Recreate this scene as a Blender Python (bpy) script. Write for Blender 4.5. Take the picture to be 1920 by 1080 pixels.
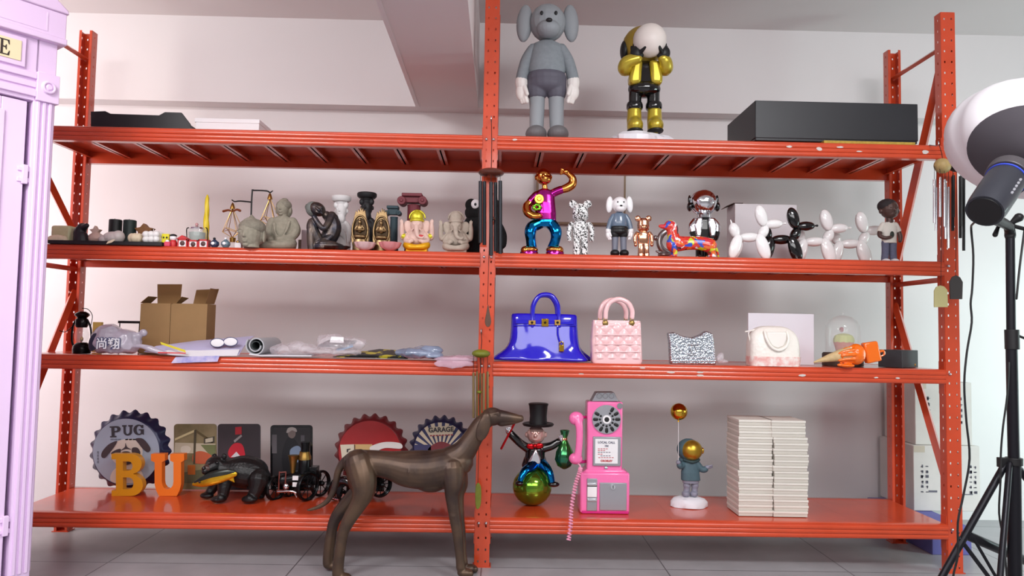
import bpy, bmesh, math, random
from mathutils import Vector, Matrix
random.seed(7)
PI = math.pi
for o in list(bpy.data.objects): bpy.data.objects.remove(o)
SC = bpy.context.scene
COL = SC.collection

# ---------------------------------------------------------------- camera
CAMP = Vector((0.0585, -3.2662, 1.0285)); FOC = 1389.62
CR = Vector((0.99969368, -0.0168225, 0.01815338))
CF = Vector((0.01578686, 0.99831946, 0.0557586))
CU = Vector((-0.01906087, -0.05545493, 0.99827924))
cd = bpy.data.cameras.new('camera'); cam = bpy.data.objects.new('camera', cd); COL.objects.link(cam)
cd.sensor_width = 36; cd.lens = FOC * 36 / 1920; cd.clip_start = .05
m4 = Matrix((CR, CU, -CF)).transposed().to_4x4(); m4.translation = CAMP; cam.matrix_world = m4
SC.camera = cam

# ---------------------------------------------------------------- light and exposure
SC.view_settings.view_transform = 'Standard'; SC.view_settings.look = 'None'
SC.view_settings.gamma = 1; SC.view_settings.use_curve_mapping = False
SC.view_settings.exposure = 0.2
W = bpy.data.worlds.new('world'); SC.world = W; W.use_nodes = True
W.node_tree.nodes['Background'].inputs[0].default_value = (1.0, .95, .97, 1)
W.node_tree.nodes['Background'].inputs[1].default_value = .30
def area(name, loc, target, sx, sy, power, col):
    l = bpy.data.lights.new(name, 'AREA'); l.shape = 'RECTANGLE'; l.size = sx; l.size_y = sy; l.energy = power; l.color = col
    o = bpy.data.objects.new(name, l); COL.objects.link(o); o.location = loc
    o.rotation_euler = (Vector(target) - Vector(loc)).to_track_quat('-Z', 'Y').to_euler()
    return o
area('ceiling_tube', (-1.75, -2.3, 2.68), (-1.75, -1.2, 0), 1.0, .50, 44, (1, .97, .97))
area('ceiling_tube', (1.5, -2.3, 2.68), (1.5, -1.2, 0), 1.0, .50, 44, (.98, .98, 1))
area('front_fill', (0, -4.1, 2.7), (0, -1.2, .4), 5.5, 2.2, 172, (1, .985, .99))  # added broad fill from behind the camera to soften shadows, not a fixture
area('window_light', (-3.6, -.6, 1.5), (-2.2, .9, 1.2), 1.0, 1.8, 40, (1, .93, .86))
area('side_light', (3.7, -.5, .95), (3.0, .95, .7), .7, 1.1, 22, (.74, 1.0, .95))

# ---------------------------------------------------------------- helpers
def ray(x, y): return CF + CR * ((x - 960) / FOC) - CU * ((y - 540) / FOC)
def at(x, y, Y):
    d = ray(x, y); return CAMP + d * ((Y - CAMP.y) / d.y)
def atz(x, y, z):
    d = ray(x, y); return CAMP + d * ((z - CAMP.z) / d.z)
def pix(P):
    d = Vector(P) - CAMP; z = d.dot(CF); return 960 + FOC * d.dot(CR) / z, 540 - FOC * d.dot(CU) / z
def ground(x, Y, z):
    y = 600.0
    for _ in range(12):
        P = at(x, y, Y); y += (P.z - z) * FOC / (Y - CAMP.y)
    return at(x, y, Y)

def srgb(c):
    return tuple((v / 255 / 12.92) if v / 255 <= .04045 else ((v / 255 + .055) / 1.055) ** 2.4 for v in c)
MATS = {}
def mat(name, col, rough=.5, metal=0, var=0.0, scale=30, bump=0.0, coat=0.0, col2=None, trans=0, ior=1.45, alpha=1, emit=0, tex='noise', contrast=None):
    """col in sRGB 0-255"""
    if name in MATS: return MATS[name]
    m = bpy.data.materials.new(name); m.use_nodes = True; nt = m.node_tree; N = nt.nodes; L = nt.links
    b = N['Principled BSDF']; c = (*srgb(col), 1)
    b.inputs['Base Color'].default_value = c; b.inputs['Roughness'].default_value = rough; b.inputs['Metallic'].default_value = metal
    b.inputs['Coat Weight'].default_value = coat; b.inputs['Coat Roughness'].default_value = .08
    b.inputs['Transmission Weight'].default_value = trans; b.inputs['IOR'].default_value = ior; b.inputs['Alpha'].default_value = alpha
    if emit:
        b.inputs['Emission Color'].default_value = c; b.inputs['Emission Strength'].default_value = emit
    if var or col2 or bump:
        tc = N.new('ShaderNodeTexCoord')
        if tex == 'voronoi':
            n = N.new('ShaderNodeTexVoronoi'); out = n.outputs['Distance']
        else:
            n = N.new('ShaderNodeTexNoise'); n.inputs['Detail'].default_value = 4; out = n.outputs['Fac']
        n.inputs['Scale'].default_value = scale
        L.new(tc.outputs['Object'], n.inputs['Vector'])
        if var or col2:
            r = N.new('ShaderNodeValToRGB'); lo, hi = contrast or (.35, .65)
            r.color_ramp.elements[0].position = lo; r.color_ramp.elements[1].position = hi
            k = 1 - var
            r.color_ramp.elements[0].color = (*srgb(col2), 1) if col2 else (c[0] * k, c[1] * k, c[2] * k, 1)
            r.color_ramp.elements[1].color = c
            L.new(out, r.inputs['Fac']); L.new(r.outputs['Color'], b.inputs['Base Color'])
        if bump:
            bp = N.new('ShaderNodeBump'); bp.inputs['Strength'].default_value = bump; bp.inputs['Distance'].default_value = .004
            L.new(out, bp.inputs['Height']); L.new(bp.outputs['Normal'], b.inputs['Normal'])
    MATS[name] = m; return m

def tag(o, label=None, cat=None, group=None, kind=None):
    if label: o['label'] = label
    if cat: o['category'] = cat
    if group: o['group'] = group
    if kind: o['kind'] = kind
    return o

def finish(me, angle=40):
    for p in me.polygons: p.use_smooth = True
    me.set_sharp_from_angle(angle=math.radians(angle))

def catmull(P, k=5):
    if len(P) < 3 or k < 2: return [tuple(p) for p in P]
    out = []
    for i in range(len(P) - 1):
        a = P[max(i - 1, 0)]; b = P[i]; c = P[i + 1]; d = P[min(i + 2, len(P) - 1)]
        for j in range(k):
            t = j / k
            out.append(tuple(.5 * (2 * b[q] + (c[q] - a[q]) * t + (2 * a[q] - 5 * b[q] + 4 * c[q] - d[q]) * t * t + (3 * b[q] - a[q] - 3 * c[q] + d[q]) * t ** 3) for q in range(len(b))))
    out.append(tuple(P[-1])); return out

class MB:
    """collects shapes (metres, local to the thing) and links them as ONE mesh object"""
    def __init__(s): s.v = []; s.f = []; s.mi = []; s.cur = 0
    def add(s, v, f):
        n = len(s.v); s.v += [tuple(q) for q in v]; s.f += [tuple(i + n for i in q) for q in f]; s.mi += [s.cur] * len(f); return s
    def box(s, a, b, rz=0, pivot=None):
        x0, y0, z0 = a; x1, y1, z1 = b
        v = [(x0, y0, z0), (x1, y0, z0), (x1, y1, z0), (x0, y1, z0), (x0, y0, z1), (x1, y0, z1), (x1, y1, z1), (x0, y1, z1)]
        if rz:
            pv = pivot or ((x0 + x1) / 2, (y0 + y1) / 2); c, q = math.cos(rz), math.sin(rz)
            v = [(pv[0] + (x - pv[0]) * c - (y - pv[1]) * q, pv[1] + (x - pv[0]) * q + (y - pv[1]) * c, z) for x, y, z in v]
        return s.add(v, [(3, 2, 1, 0), (4, 5, 6, 7), (0, 1, 5, 4), (1, 2, 6, 5), (2, 3, 7, 6), (3, 0, 4, 7)])
    def ell(s, c, r, R=None, nu=18, nv=11):
        v = []; f = []; c = Vector(c)
        for i in range(nv + 1):
            th = PI * i / nv
            for j in range(nu):
                ph = 2 * PI * j / nu
                q = Vector((r[0] * math.sin(th) * math.cos(ph), r[1] * math.sin(th) * math.sin(ph), r[2] * math.cos(th)))
                if R is not None: q = R @ q
                v.append(c + q)
        for i in range(nv):
            for j in range(nu):
                a = i * nu + j; b = i * nu + (j + 1) % nu
                f.append((a, a + nu, b + nu, b))
        return s.add(v, f)
    def tube(s, P, R, n=10, k=5, ends=True, flat=1.0):
        Q = catmull([(*p, r) for p, r in zip(P, R)], k)
        pts = [Vector(q[:3]) for q in Q]; rad = [max(q[3], 1e-5) for q in Q]
        if ends:   # rounded ends
            t0 = (pts[0] - pts[1]).normalized(); t1 = (pts[-1] - pts[-2]).normalized()
            A = [(pts[0] + t0 * rad[0] * math.sin(a), rad[0] * math.cos(a)) for a in (1.45, 1.0, .5)]
            B = [(pts[-1] + t1 * rad[-1] * math.sin(a), rad[-1] * math.cos(a)) for a in (.5, 1.0, 1.45)]
            pts = [a for a, _ in A] + pts + [a for a, _ in B]; rad = [b for _, b in A] + rad + [b for _, b in B]
        v = []; f = []; prev = None
        for i, p in enumerate(pts):
            t = (pts[min(i + 1, len(pts) - 1)] - pts[max(i - 1, 0)]).normalized()
            if prev is None:
                up = Vector((0, 1, 0)) if abs(t.y) < .9 else Vector((0, 0, 1))
                u = t.cross(up).normalized()
            else: u = (prev - t * prev.dot(t)).normalized()
            prev = u; w = t.cross(u)
            for j in range(n):
                a = 2 * PI * j / n; v.append(p + u * (rad[i] * math.cos(a)) + w * (rad[i] * math.sin(a) * flat))
        m = len(pts)
        for i in range(m - 1):
            for j in range(n):
                a = i * n + j; b = i * n + (j + 1) % n; f.append((a, b, b + n, a + n))
        f.append(tuple(range(n))[::-1]); f.append(tuple((m - 1) * n + j for j in range(n)))
        return s.add(v, f)
    def lathe(s, c, prof, n=24, sy=1.0, wob=None):
        """prof: (r, z) from bottom to top; c = axis point"""
        v = []; f = []
        for i, (r, z) in enumerate(prof):
            for j in range(n):
                a = 2 * PI * j / n; k = wob(a, i) if wob else 1
                v.append((c[0] + r * k * math.cos(a), c[1] + r * k * sy * math.sin(a), c[2] + z))
        m = len(prof)
        for i in range(m - 1):
            for j in range(n):
                a = i * n + j; b = i * n + (j + 1) % n; f.append((a, b, b + n, a + n))
        f.append(tuple(range(n))[::-1]); f.append(tuple((m - 1) * n + j for j in range(n)))
        return s.add(v, f)
    def prism(s, pts, y0, y1):
        """pts: (x, z) outline"""
        n = len(pts); v = [(x, y0, z) for x, z in pts] + [(x, y1, z) for x, z in pts]
        ar = sum(pts[i][0] * pts[(i + 1) % n][1] - pts[(i + 1) % n][0] * pts[i][1] for i in range(n))
        f = [tuple(range(n)), tuple(range(2 * n - 1, n - 1, -1))] + [(i + n, (i + 1) % n + n, (i + 1) % n, i) for i in range(n)]
        if ar < 0: f = [q[::-1] for q in f]
        return s.add(v, f)
    def extx(s, prof, x0, x1):
        """prof: (y, z) outline swept along x"""
        n = len(prof); v = [(x0, y, z) for y, z in prof] + [(x1, y, z) for y, z in prof]
        return s.add(v, [tuple(range(n))[::-1], tuple(range(n, 2 * n))] + [(i, (i + 1) % n, (i + 1) % n + n, i + n) for i in range(n)])
    def build(s, name, m, parent=None, remesh=0, smooth=4, bevel=0, sub=0, angle=40, loc=None, flat=False, crinkle=0):
        me = bpy.data.meshes.new(name); me.from_pydata(s.v, [], s.f); me.update()
        if flat:
            bm = bmesh.new(); bm.from_mesh(me); bmesh.ops.remove_doubles(bm, verts=bm.verts, dist=1e-5); bm.to_mesh(me); bm.free()
        for q in (m if isinstance(m, (list, tuple)) else [m]): me.materials.append(q)
        if s.cur or any(s.mi): me.polygons.foreach_set('material_index', s.mi)
        (None if flat else finish(me, 180 if remesh else angle))
        o = bpy.data.objects.new(name, me); COL.objects.link(o)
        if parent is not None: o.parent = parent
        if loc is not None: o.location = loc
        if remesh:
            r = o.modifiers.new('fuse', 'REMESH'); r.mode = 'VOXEL'; r.voxel_size = remesh; r.use_smooth_shade = True
            if smooth:
                q = o.modifiers.new('soft', 'SMOOTH'); q.iterations = smooth; q.factor = .5
        if crinkle:
            tx = bpy.data.textures.get('crinkle') or bpy.data.textures.new('crinkle', 'VORONOI'); tx.noise_scale = .05; tx.distance_metric = 'DISTANCE'
            q = o.modifiers.new('crinkle', 'DISPLACE'); q.texture = tx; q.strength = crinkle; q.mid_level = .45; q.texture_coords = 'LOCAL'
        if bevel:
            q = o.modifiers.new('edge', 'BEVEL'); q.width = bevel; q.segments = 2; q.limit_method = 'ANGLE'; q.angle_limit = math.radians(35)
        if sub:
            q = o.modifiers.new('sub', 'SUBSURF'); q.levels = sub; q.render_levels = sub
        return o

def rot2(deg): return Matrix.Rotation(math.radians(deg), 3, 'Y')     # turn in the plane facing the room

class T:
    """one thing: an Empty at its base; helper methods take photograph coordinates at the thing's own depth"""
    def __init__(s, name, label, cat, x, Y, z, group=None, empty=True):
        s.Y = Y; s.P = ground(x, Y, z); s.s = (s.P - CAMP).dot(CF) / FOC; s.z = z
        s.by = pix(s.P)[1]; s.x = x
        s.o = None
        if empty:
            s.o = bpy.data.objects.new(name, None); COL.objects.link(s.o); s.o.location = s.P; s.o.empty_display_size = .05
            tag(s.o, label, cat, group)
    def p(s, x, y, d=0):
        q = at(x, s.by if y is None else y, s.Y) - s.P
        return Vector((q.x, q.y + d * s.s, q.z if y is not None else 0))
    def pc(s, x, y, d=0):
        q = at(x, s.by if y is None else y, s.Y + d * s.s) - s.P
        return Vector((q.x, q.y, q.z if y is not None else 0))
    def e(s, m, x, y, rx, ry, rd=None, d=0, rot=0, **k):
        m.ell(s.p(x, y, d), (rx * s.s, (rd if rd is not None else min(rx, ry)) * s.s, ry * s.s), rot2(rot) if rot else None, **k); return m
    def t(s, m, pts, n=10, k=5, ends=True, flat=1.0):
        """pts: (x, y, d, r)"""
        m.tube([s.p(a, b, c) for a, b, c, r in pts], [q[3] * s.s for q in pts], n, k, ends, flat); return m
    def b(s, m, x0, y0, x1, y1, d0, d1):
        a = s.p(x0, y1); b = s.p(x1, y0)
        m.box((a.x, d0 * s.s, a.z), (b.x, d1 * s.s, b.z)); return m
    def l(s, m, x, prof, d=0, n=24, sy=1.0, wob=None):
        """prof: (r, y) any order -> sorted bottom up as given"""
        ym = prof[0][1]; c = s.p(x, ym, d)
        m.lathe((c.x, c.y, 0), [(r * s.s, s.p(x, y).z) for r, y in prof], n, sy, wob); return m
    def pr(s, m, pts, d0, d1):
        q = [s.p(x, y) for x, y in pts]
        m.prism([(a.x, a.z) for a in q], d0 * s.s, d1 * s.s); return m
    def loft(s, m, rings, n=40, ex=4, d=0, wob=None):
        """rings: (y, cx, rx, rd) bottom to top, rounded-rectangle sections"""
        v = []; f = []
        for i, (y, cx, rx, rd) in enumerate(rings):
            c = s.p(cx, y, d)
            for j in range(n):
                a = 2 * PI * j / n; ca, sa = math.cos(a), math.sin(a); k = (abs(ca) ** ex + abs(sa) ** ex) ** (-1 / ex)
                w = wob(a, i) if wob else 1
                v.append((c.x + rx * k * ca * s.s * w, c.y + rd * k * sa * s.s * w, c.z))
        q = len(rings)
        for i in range(q - 1):
            for j in range(n):
                a = i * n + j; b = i * n + (j + 1) % n; f.append((a, b, b + n, a + n))
        f.append(tuple(range(n))[::-1]); f.append(tuple((q - 1) * n + j for j in range(n)))
        m.add(v, f); return m
    def patch(s, m, A, B, th=.6, rows=3, bulge=0):
        """thin sheet between polylines A and B of (x, y, d)"""
        v = []; f = []; n = len(A)
        for i in range(rows + 1):
            t = i / rows
            for a, b in zip(A, B):
                p = s.p(a[0], a[1], a[2]).lerp(s.p(b[0], b[1], b[2]), t); p.z += bulge * s.s * math.sin(PI * t)
                v.append(p)
        for i in range(rows):
            for j in range(n - 1):
                a = i * n + j; f.append((a, a + 1, a + n + 1, a + n))
        k = len(v); h = th * s.s
        v2 = [(x, y, z + h) for x, y, z in v]
        edge = [j for j in range(n)] + [i * n + n - 1 for i in range(1, rows + 1)] + [rows * n + j for j in range(n - 2, -1, -1)] + [i * n for i in range(rows - 1, 0, -1)]
        F = [q[::-1] for q in f] + [tuple(a + k for a in q) for q in f]
        for i in range(len(edge)):
            a, b = edge[i], edge[(i + 1) % len(edge)]; F.append((a, b, b + k, a + k))
        m.add(list(map(tuple, v)) + v2, F); return m
    def mk(s, m, name, mt, **k):
        if k.pop('clamp', True): m.v = [(x, y, max(z, .0004)) for x, y, z in m.v]
        for key in ('remesh', 'bevel', 'crinkle'):
            if key in k: k[key] *= s.s
        return m.build(name, mt, k.pop('parent', s.o), **k)

def curve_mesh(polys, ext, name='shape'):
    """flat outline(s) with holes -> mesh in the x/z plane, thickness 2*ext along y"""
    cu = bpy.data.curves.new(name, 'CURVE'); cu.dimensions = '2D'; cu.fill_mode = 'BOTH'; cu.extrude = ext
    for P in polys:
        sp = cu.splines.new('POLY'); sp.points.add(len(P) - 1); sp.use_cyclic_u = True
        for q, (x, y) in zip(sp.points, P): q.co = (x, y, 0, 1)
    return to_mesh(cu, name)
def to_mesh(cu, name):
    o = bpy.data.objects.new('tmp', cu); COL.objects.link(o)
    dg = bpy.context.evaluated_depsgraph_get(); me = bpy.data.meshes.new_from_object(o.evaluated_get(dg))
    bpy.data.objects.remove(o); bpy.data.curves.remove(cu)
    me.transform(Matrix.Rotation(PI / 2, 4, 'X')); me.name = name; return me
def text_mesh(txt, size, ext=.0004, bold=0, space=1.0):
    cu = bpy.data.curves.new('t', 'FONT'); cu.body = txt; cu.size = size; cu.extrude = ext; cu.align_x = 'CENTER'; cu.align_y = 'CENTER'; cu.offset = bold; cu.space_character = space
    return to_mesh(cu, 'lettering')
def mesh_obj(name, me, m, parent=None, loc=(0, 0, 0), rot=None):
    me.materials.clear(); me.materials.append(m); o = bpy.data.objects.new(name, me); COL.objects.link(o)
    o.parent = parent; o.location = loc
    if rot: o.rotation_euler = rot
    return o
def text(txt, size, m, parent, loc, rot=None, bold=0, name='lettering', ext=.0004, space=1.0):
    return mesh_obj(name, text_mesh(txt, size, ext, bold, space), m, parent, loc, rot)
def copy_tree(o, loc, label=None, dx=None):
    r = o.copy(); COL.objects.link(r); r.location = loc
    if label: r['label'] = label
    for c in [q for q in bpy.data.objects if q.parent == o]:
        e = c.copy(); COL.objects.link(e); e.parent = r
        for g in [q for q in bpy.data.objects if q.parent == c]:
            h = g.copy(); COL.objects.link(h); h.parent = e
    return r
def arc(cx, cy, rx, ry, a0, a1, n): return [(cx + rx * math.cos(math.radians(a0 + (a1 - a0) * i / n)), cy + ry * math.sin(math.radians(a0 + (a1 - a0) * i / n))) for i in range(n + 1)]
# ---------------------------------------------------------------- materials in common
RED = mat('rack_red_paint', (207, 73, 38), .3, 0, var=.10, scale=9, coat=.6)
STEEL = mat('zinc_bolt', (200, 200, 205), .3, 1)
BLACK = mat('black_plastic', (22, 22, 24), .45)
BLACKG = mat('black_gloss', (10, 10, 11), .12, coat=.6)
WHITE = mat('white_paper', (232, 230, 232), .7)
WHITEG = mat('white_gloss', (238, 236, 238), .15, coat=.5)
GOLD = mat('gold_chrome', (222, 178, 62), .14, 1)
BRASS = mat('brass', (190, 150, 80), .3, 1)
SILVER = mat('silver_chrome', (225, 228, 232), .09, 1)
DARKS = mat('dark_steel', (40, 38, 38), .35, 1)
# ---------------------------------------------------------------- room
wallm = mat('wall_plaster', (226, 222, 223), .55, var=.03, scale=1.5, bump=.03)
ceilm = mat('ceiling_plaster', (226, 220, 220), .8, var=.02, scale=1.5)
def floor_mat():
    m = bpy.data.materials.new('floor_tile'); m.use_nodes = True; N = m.node_tree.nodes; L = m.node_tree.links; b = N['Principled BSDF']
    tc = N.new('ShaderNodeTexCoord'); br = N.new('ShaderNodeTexBrick'); br.offset = 0
    br.inputs['Scale'].default_value = 1; br.inputs['Brick Width'].default_value = .8; br.inputs['Row Height'].default_value = .8
    br.inputs['Mortar Size'].default_value = .003
    br.inputs['Color1'].default_value = (*srgb((176, 174, 178)), 1); br.inputs['Color2'].default_value = (*srgb((170, 168, 172)), 1); br.inputs['Mortar'].default_value = (*srgb((110, 106, 110)), 1)
    nz = N.new('ShaderNodeTexNoise'); nz.inputs['Scale'].default_value = 6; nz.inputs['Detail'].default_value = 6
    mx = N.new('ShaderNodeMix'); mx.data_type = 'RGBA'; mx.blend_type = 'MULTIPLY'; mx.inputs[0].default_value = .35
    L.new(tc.outputs['Object'], br.inputs['Vector']); L.new(tc.outputs['Object'], nz.inputs['Vector'])
    L.new(br.outputs['Color'], mx.inputs[6]); L.new(nz.outputs['Fac'], mx.inputs[7]); L.new(mx.outputs[2], b.inputs['Base Color'])
    b.inputs['Roughness'].default_value = .38; return m
def struct(name, a, b, m):
    return tag(MB().box(a, b).build(name, m), kind='structure')
WY = .95; LZ = 2.268; CZ = 2.757
struct('floor', (-4.6, -6, -.1), (5, 1.1, 0), floor_mat())
struct('wall_back', (-4.6, WY, 0), (5, WY + .15, CZ), wallm)
struct('wall_left', (-4.75, -6, 0), (-4.6, 1.1, CZ), wallm)
struct('wall_right', (5, -6, 0), (5.15, 1.1, CZ), wallm)
struct('ceiling', (-4.75, -6, CZ), (5.15, 1.1, CZ + .1), ceilm)
struct('trim_1', (-4.6, .84, LZ), (5, WY, CZ), wallm)                       # wall beam above the rack
xl = atz(735, 0, LZ).x; xr = atz(886, 0, LZ).x
struct('trim_2', (-.415, -6, LZ), (-.085, .84, CZ), ceilm)                    # ceiling beam running into the room
struct('trim_3', (-.435, -6, LZ - .004), (-.415, .84, CZ), wallm)
# board fixed to the wall behind the second shelf
o = bpy.data.objects.new('wall_board', None); COL.objects.link(o); pa = at(1005, 419, .90); pb = at(1174, 290, .90)
o.location = ((pa.x + pb.x) / 2, WY, pa.z); tag(o, 'square tan-edged board fixed to the wall behind the dancing figure', 'board')
w = (pb.x - pa.x) / 2; MB().box((-w, -.05, 0), (w, -.001, pb.z - pa.z)).build('edge_frame', mat('tan_wood_edge', (150, 128, 104), .6, var=.1, scale=20), o, bevel=.002)
MB().box((-w + .012, -.052, .012), (w - .012, -.049, pb.z - pa.z - .012)).build('front_sheet', mat('board_face', (206, 196, 196), .6), o)
# ---------------------------------------------------------------- rack
LX = 2.07; D = .504; ZT = [1.892, 1.366, .886, .209]; BH = .064; PW = .064; PD = .048; TOP = 2.506
rack = bpy.data.objects.new('shelving_rack', None); COL.objects.link(rack)
tag(rack, 'tall orange-red steel shelving rack of two bays filled with figurines', 'shelving rack')
def plate_holes(x0, x1, y, z0, z1, cols, pitch, hw, hh, flip=False, axis='x'):
    """thin sheet in a vertical plane with real holes, one column of cells per entry of cols"""
    v = []; f = []
    n = int((z1 - z0) / pitch)
    edges = [x0] + [(cols[i] + cols[i + 1]) / 2 for i in range(len(cols) - 1)] + [x1]
    def P(a, z): return (a, y, z) if axis == 'x' else (y, a, z)
    for i in range(n):
        a, b = z0 + i * pitch, z0 + (i + 1) * pitch; zc = (a + b) / 2
        if i == n - 1: b = z1
        for c in range(len(cols)):
            l, r = edges[c], edges[c + 1]; xc = cols[c]; k = len(v)
            v += [P(*q) for q in ((l, a), (xc, a), (r, a), (r, zc), (r, b), (xc, b), (l, b), (l, zc))]
            v += [P(*q) for q in ((xc - hw, zc - hh), (xc, zc - hh * 1.25), (xc + hw, zc - hh), (xc + hw, zc), (xc + hw, zc + hh), (xc, zc + hh * 1.25), (xc - hw, zc + hh), (xc - hw, zc))]
            for j in range(8):
                q = (k + j, k + (j + 1) % 8, k + 8 + (j + 1) % 8, k + 8 + j); f.append(q[::-1] if flip else q)
    return v, f
def upright(xc, front, ztop):
    m = MB(); x0, x1 = xc - PW / 2, xc + PW / 2
    yw = 0 if front else D; s = 1 if front else -1
    m.add(*plate_holes(x0, x1, yw, 0, ztop, [xc - .016, xc + .016], .05, .0032, .0042, not front))
    fl = yw + s * PD
    for xx in (x0, x1):
        a, b = sorted((yw, fl)); m.add(*plate_holes(a, b, xx, 0, ztop, [(a + b) / 2], .05, .0034, .0048, False, 'y'))
        lip = .012 if xx == x0 else -.012
        m.add([(xx, fl, 0), (xx + lip, fl, 0), (xx + lip, fl, ztop), (xx, fl, ztop)], [(0, 1, 2, 3)])
    o = m.build('upright', RED, rack, angle=20, flat=True)
    q = o.modifiers.new('sheet', 'SOLIDIFY'); q.thickness = .002; q.offset = 0
    foot = MB().box((x0 - .008, min(yw, fl) - .006, 0), (x1 + .008, max(yw, fl) + .006, .004)).build('foot_plate', RED, o)
    return o
for xc, zt in ((-LX, TOP), (0, 2.64), (LX, TOP)):
    upright(xc, True, zt); upright(xc, False, zt)
# ribbed beams
def beam_prof(y0, s):
    pr = [(.002, -BH)]
    for zc in (-.053, -.035, -.017):                       # three rounded ridges
        pr += [(.001, zc - .0088), (-.0025, zc - .008)]
        for k in range(7):
            q = -1 + k / 3; pr.append((-.0045 + .0016 * q * q, zc + .0072 * q))
        pr += [(-.0025, zc + .008), (.001, zc + .0088)]
    pr += [(.001, -.0065), (.0, -.003), (.004, 0), (.036, 0), (.036, -BH)]
    return [(y0 + s * a, b) for a, b in pr]
for bx in (0, 1):
    x0 = -LX + PW / 2 if bx == 0 else PW / 2; x1 = x0 + LX - PW
    for zt in ZT:
        for front in (True, False):
            pr = [(a, zt + b) for a, b in beam_prof(-.002 if front else D + .002, 1 if front else -1)]
            if front: pr = pr[::-1]
            m = MB(); m.extx(pr[::-1] if not front else pr, x0 + .001, x1 - .001)
            o = m.build('beam', RED, rack, angle=50)
            if front:
                for xx, sx in ((x0, 1), (x1, -1)):
                    b = MB(); b.box((min(xx, xx + sx * .004), .004, zt - .11), (max(xx, xx + sx * .004), .046, zt + .035))
                    b.build('beam_bracket', RED, o)
                    q = MB(); xb = xx - sx * .016
                    q.tube([(xb, -.006, zt - .02), (xb, .0, zt - .02)], [.0065, .0065], 8, 1, True); q.build('bolt', STEEL, o)
                for k in range(2):
                    pass
        # deck: folded panels with ribs below
        m = MB(); n = 10; w = (x1 - x0 - .004) / n
        for i in range(n):
            a = x0 + .002 + i * w
            m.box((a + .0002, .034, zt - .008), (a + w - .0002, D - .034, zt - .001))
            m.box((a + .001, .036, zt - .036), (a + .004, D - .036, zt - .008)); m.box((a + w - .004, .036, zt - .036), (a + w - .001, D - .036, zt - .008))
            m.box((a + .001, .036, zt - .036), (a + .018, D - .036, zt - .033)); m.box((a + w - .018, .036, zt - .036), (a + w - .001, D - .036, zt - .033))
        m.build('deck', RED, rack)
# braces of the three end frames
def bar(a, b, w=.016, name='brace'):
    m = MB(); m.tube([a, b], [w, w], 4, 1, False); return m.build(name, RED, rack)
for xc in (-LX, 0, LX):
    zt = TOP
    for z in (2.36, 1.29, .16): bar((xc, .03, z), (xc, D - .03, z), .012)
    lev = [(2.36, .03), (1.62, D - .03), (1.56, D - .03)]
    if xc > 0:
        bar((xc, .03, 2.33), (xc, D - .03, 1.36), .022); bar((xc, D - .03, 1.19), (xc, .03, .33), .020)
    elif xc < 0:
        bar((xc, .03, 1.86), (xc, D - .03, 1.44), .02); bar((xc, D - .03, 1.18), (xc, .03, .42), .02)
# worn paint and tape on the front beams
chip = mat('bare_metal_chip', (205, 195, 190), .5)
def chips(lst):
    for (x, y, w, h) in lst:
        c = at(x, y, -.0065); s = (c - CAMP).dot(CF) / FOC
        m = MB(); a = []
        for j in range(9):
            t = 2 * PI * j / 9; k = .75 + .35 * random.random(); a.append((c.x + w / 2 * s * k * math.cos(t), c.z + h / 2 * s * k * math.sin(t)))
        m.prism(a, -.0072, -.0058); m.build('paint_chip', chip, rack)
chips([(1480, 275, 13, 5), (1536, 279, 12, 8), (1575, 276, 14, 4), (1611, 284, 12, 3), (1735, 285, 14, 8), (1258, 698, 16, 4), (1313, 698, 14, 4), (1313, 704, 14, 4), (1504, 704, 15, 5), (1643, 708, 10, 3), (1683, 709, 9, 3), (1205, 690, 12, 3), (1090, 701, 11, 2), (965, 262, 10, 4)])
# ================================================================ top shelf
Z1, Z2, Z3, Z4 = ZT
def sit(name, label, cat, x, Y, z, group=None): return T(name, label, cat, x, Y, z, group)
# black moulded tray
t = T('plastic_tray', 'low black moulded tray with dipped front edge on the top shelf', 'tray', 262, .06, Z1)
m = MB(); fr = [(170, None), (170, 209), (197, 208), (207, 213), (298, 216), (309, 210), (340, 211), (356, 232), (360, None)]
t.pr(m, fr, 0, 5); t.pr(m, fr, 115, 120); t.b(m, 171, 226, 176, None, 3, 118); t.b(m, 350, 234, 357, None, 3, 118); t.b(m, 171, 246, 356, None, 3, 118)
t.mk(m, 'tray_body', BLACK, bevel=.8)
# flat white carton
t = T('white_carton', 'flat white carton lying beside the black tray on the top shelf', 'box', 430, .10, Z1)
m = MB(); t.b(m, 366, 228, 486, None, 0, 70); t.mk(m, 'carton_body', WHITE, bevel=.5)
m = MB(); t.b(m, 365, 224, 487, 229, -1, 71); t.mk(m, 'lid', WHITE, bevel=.5)

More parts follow.
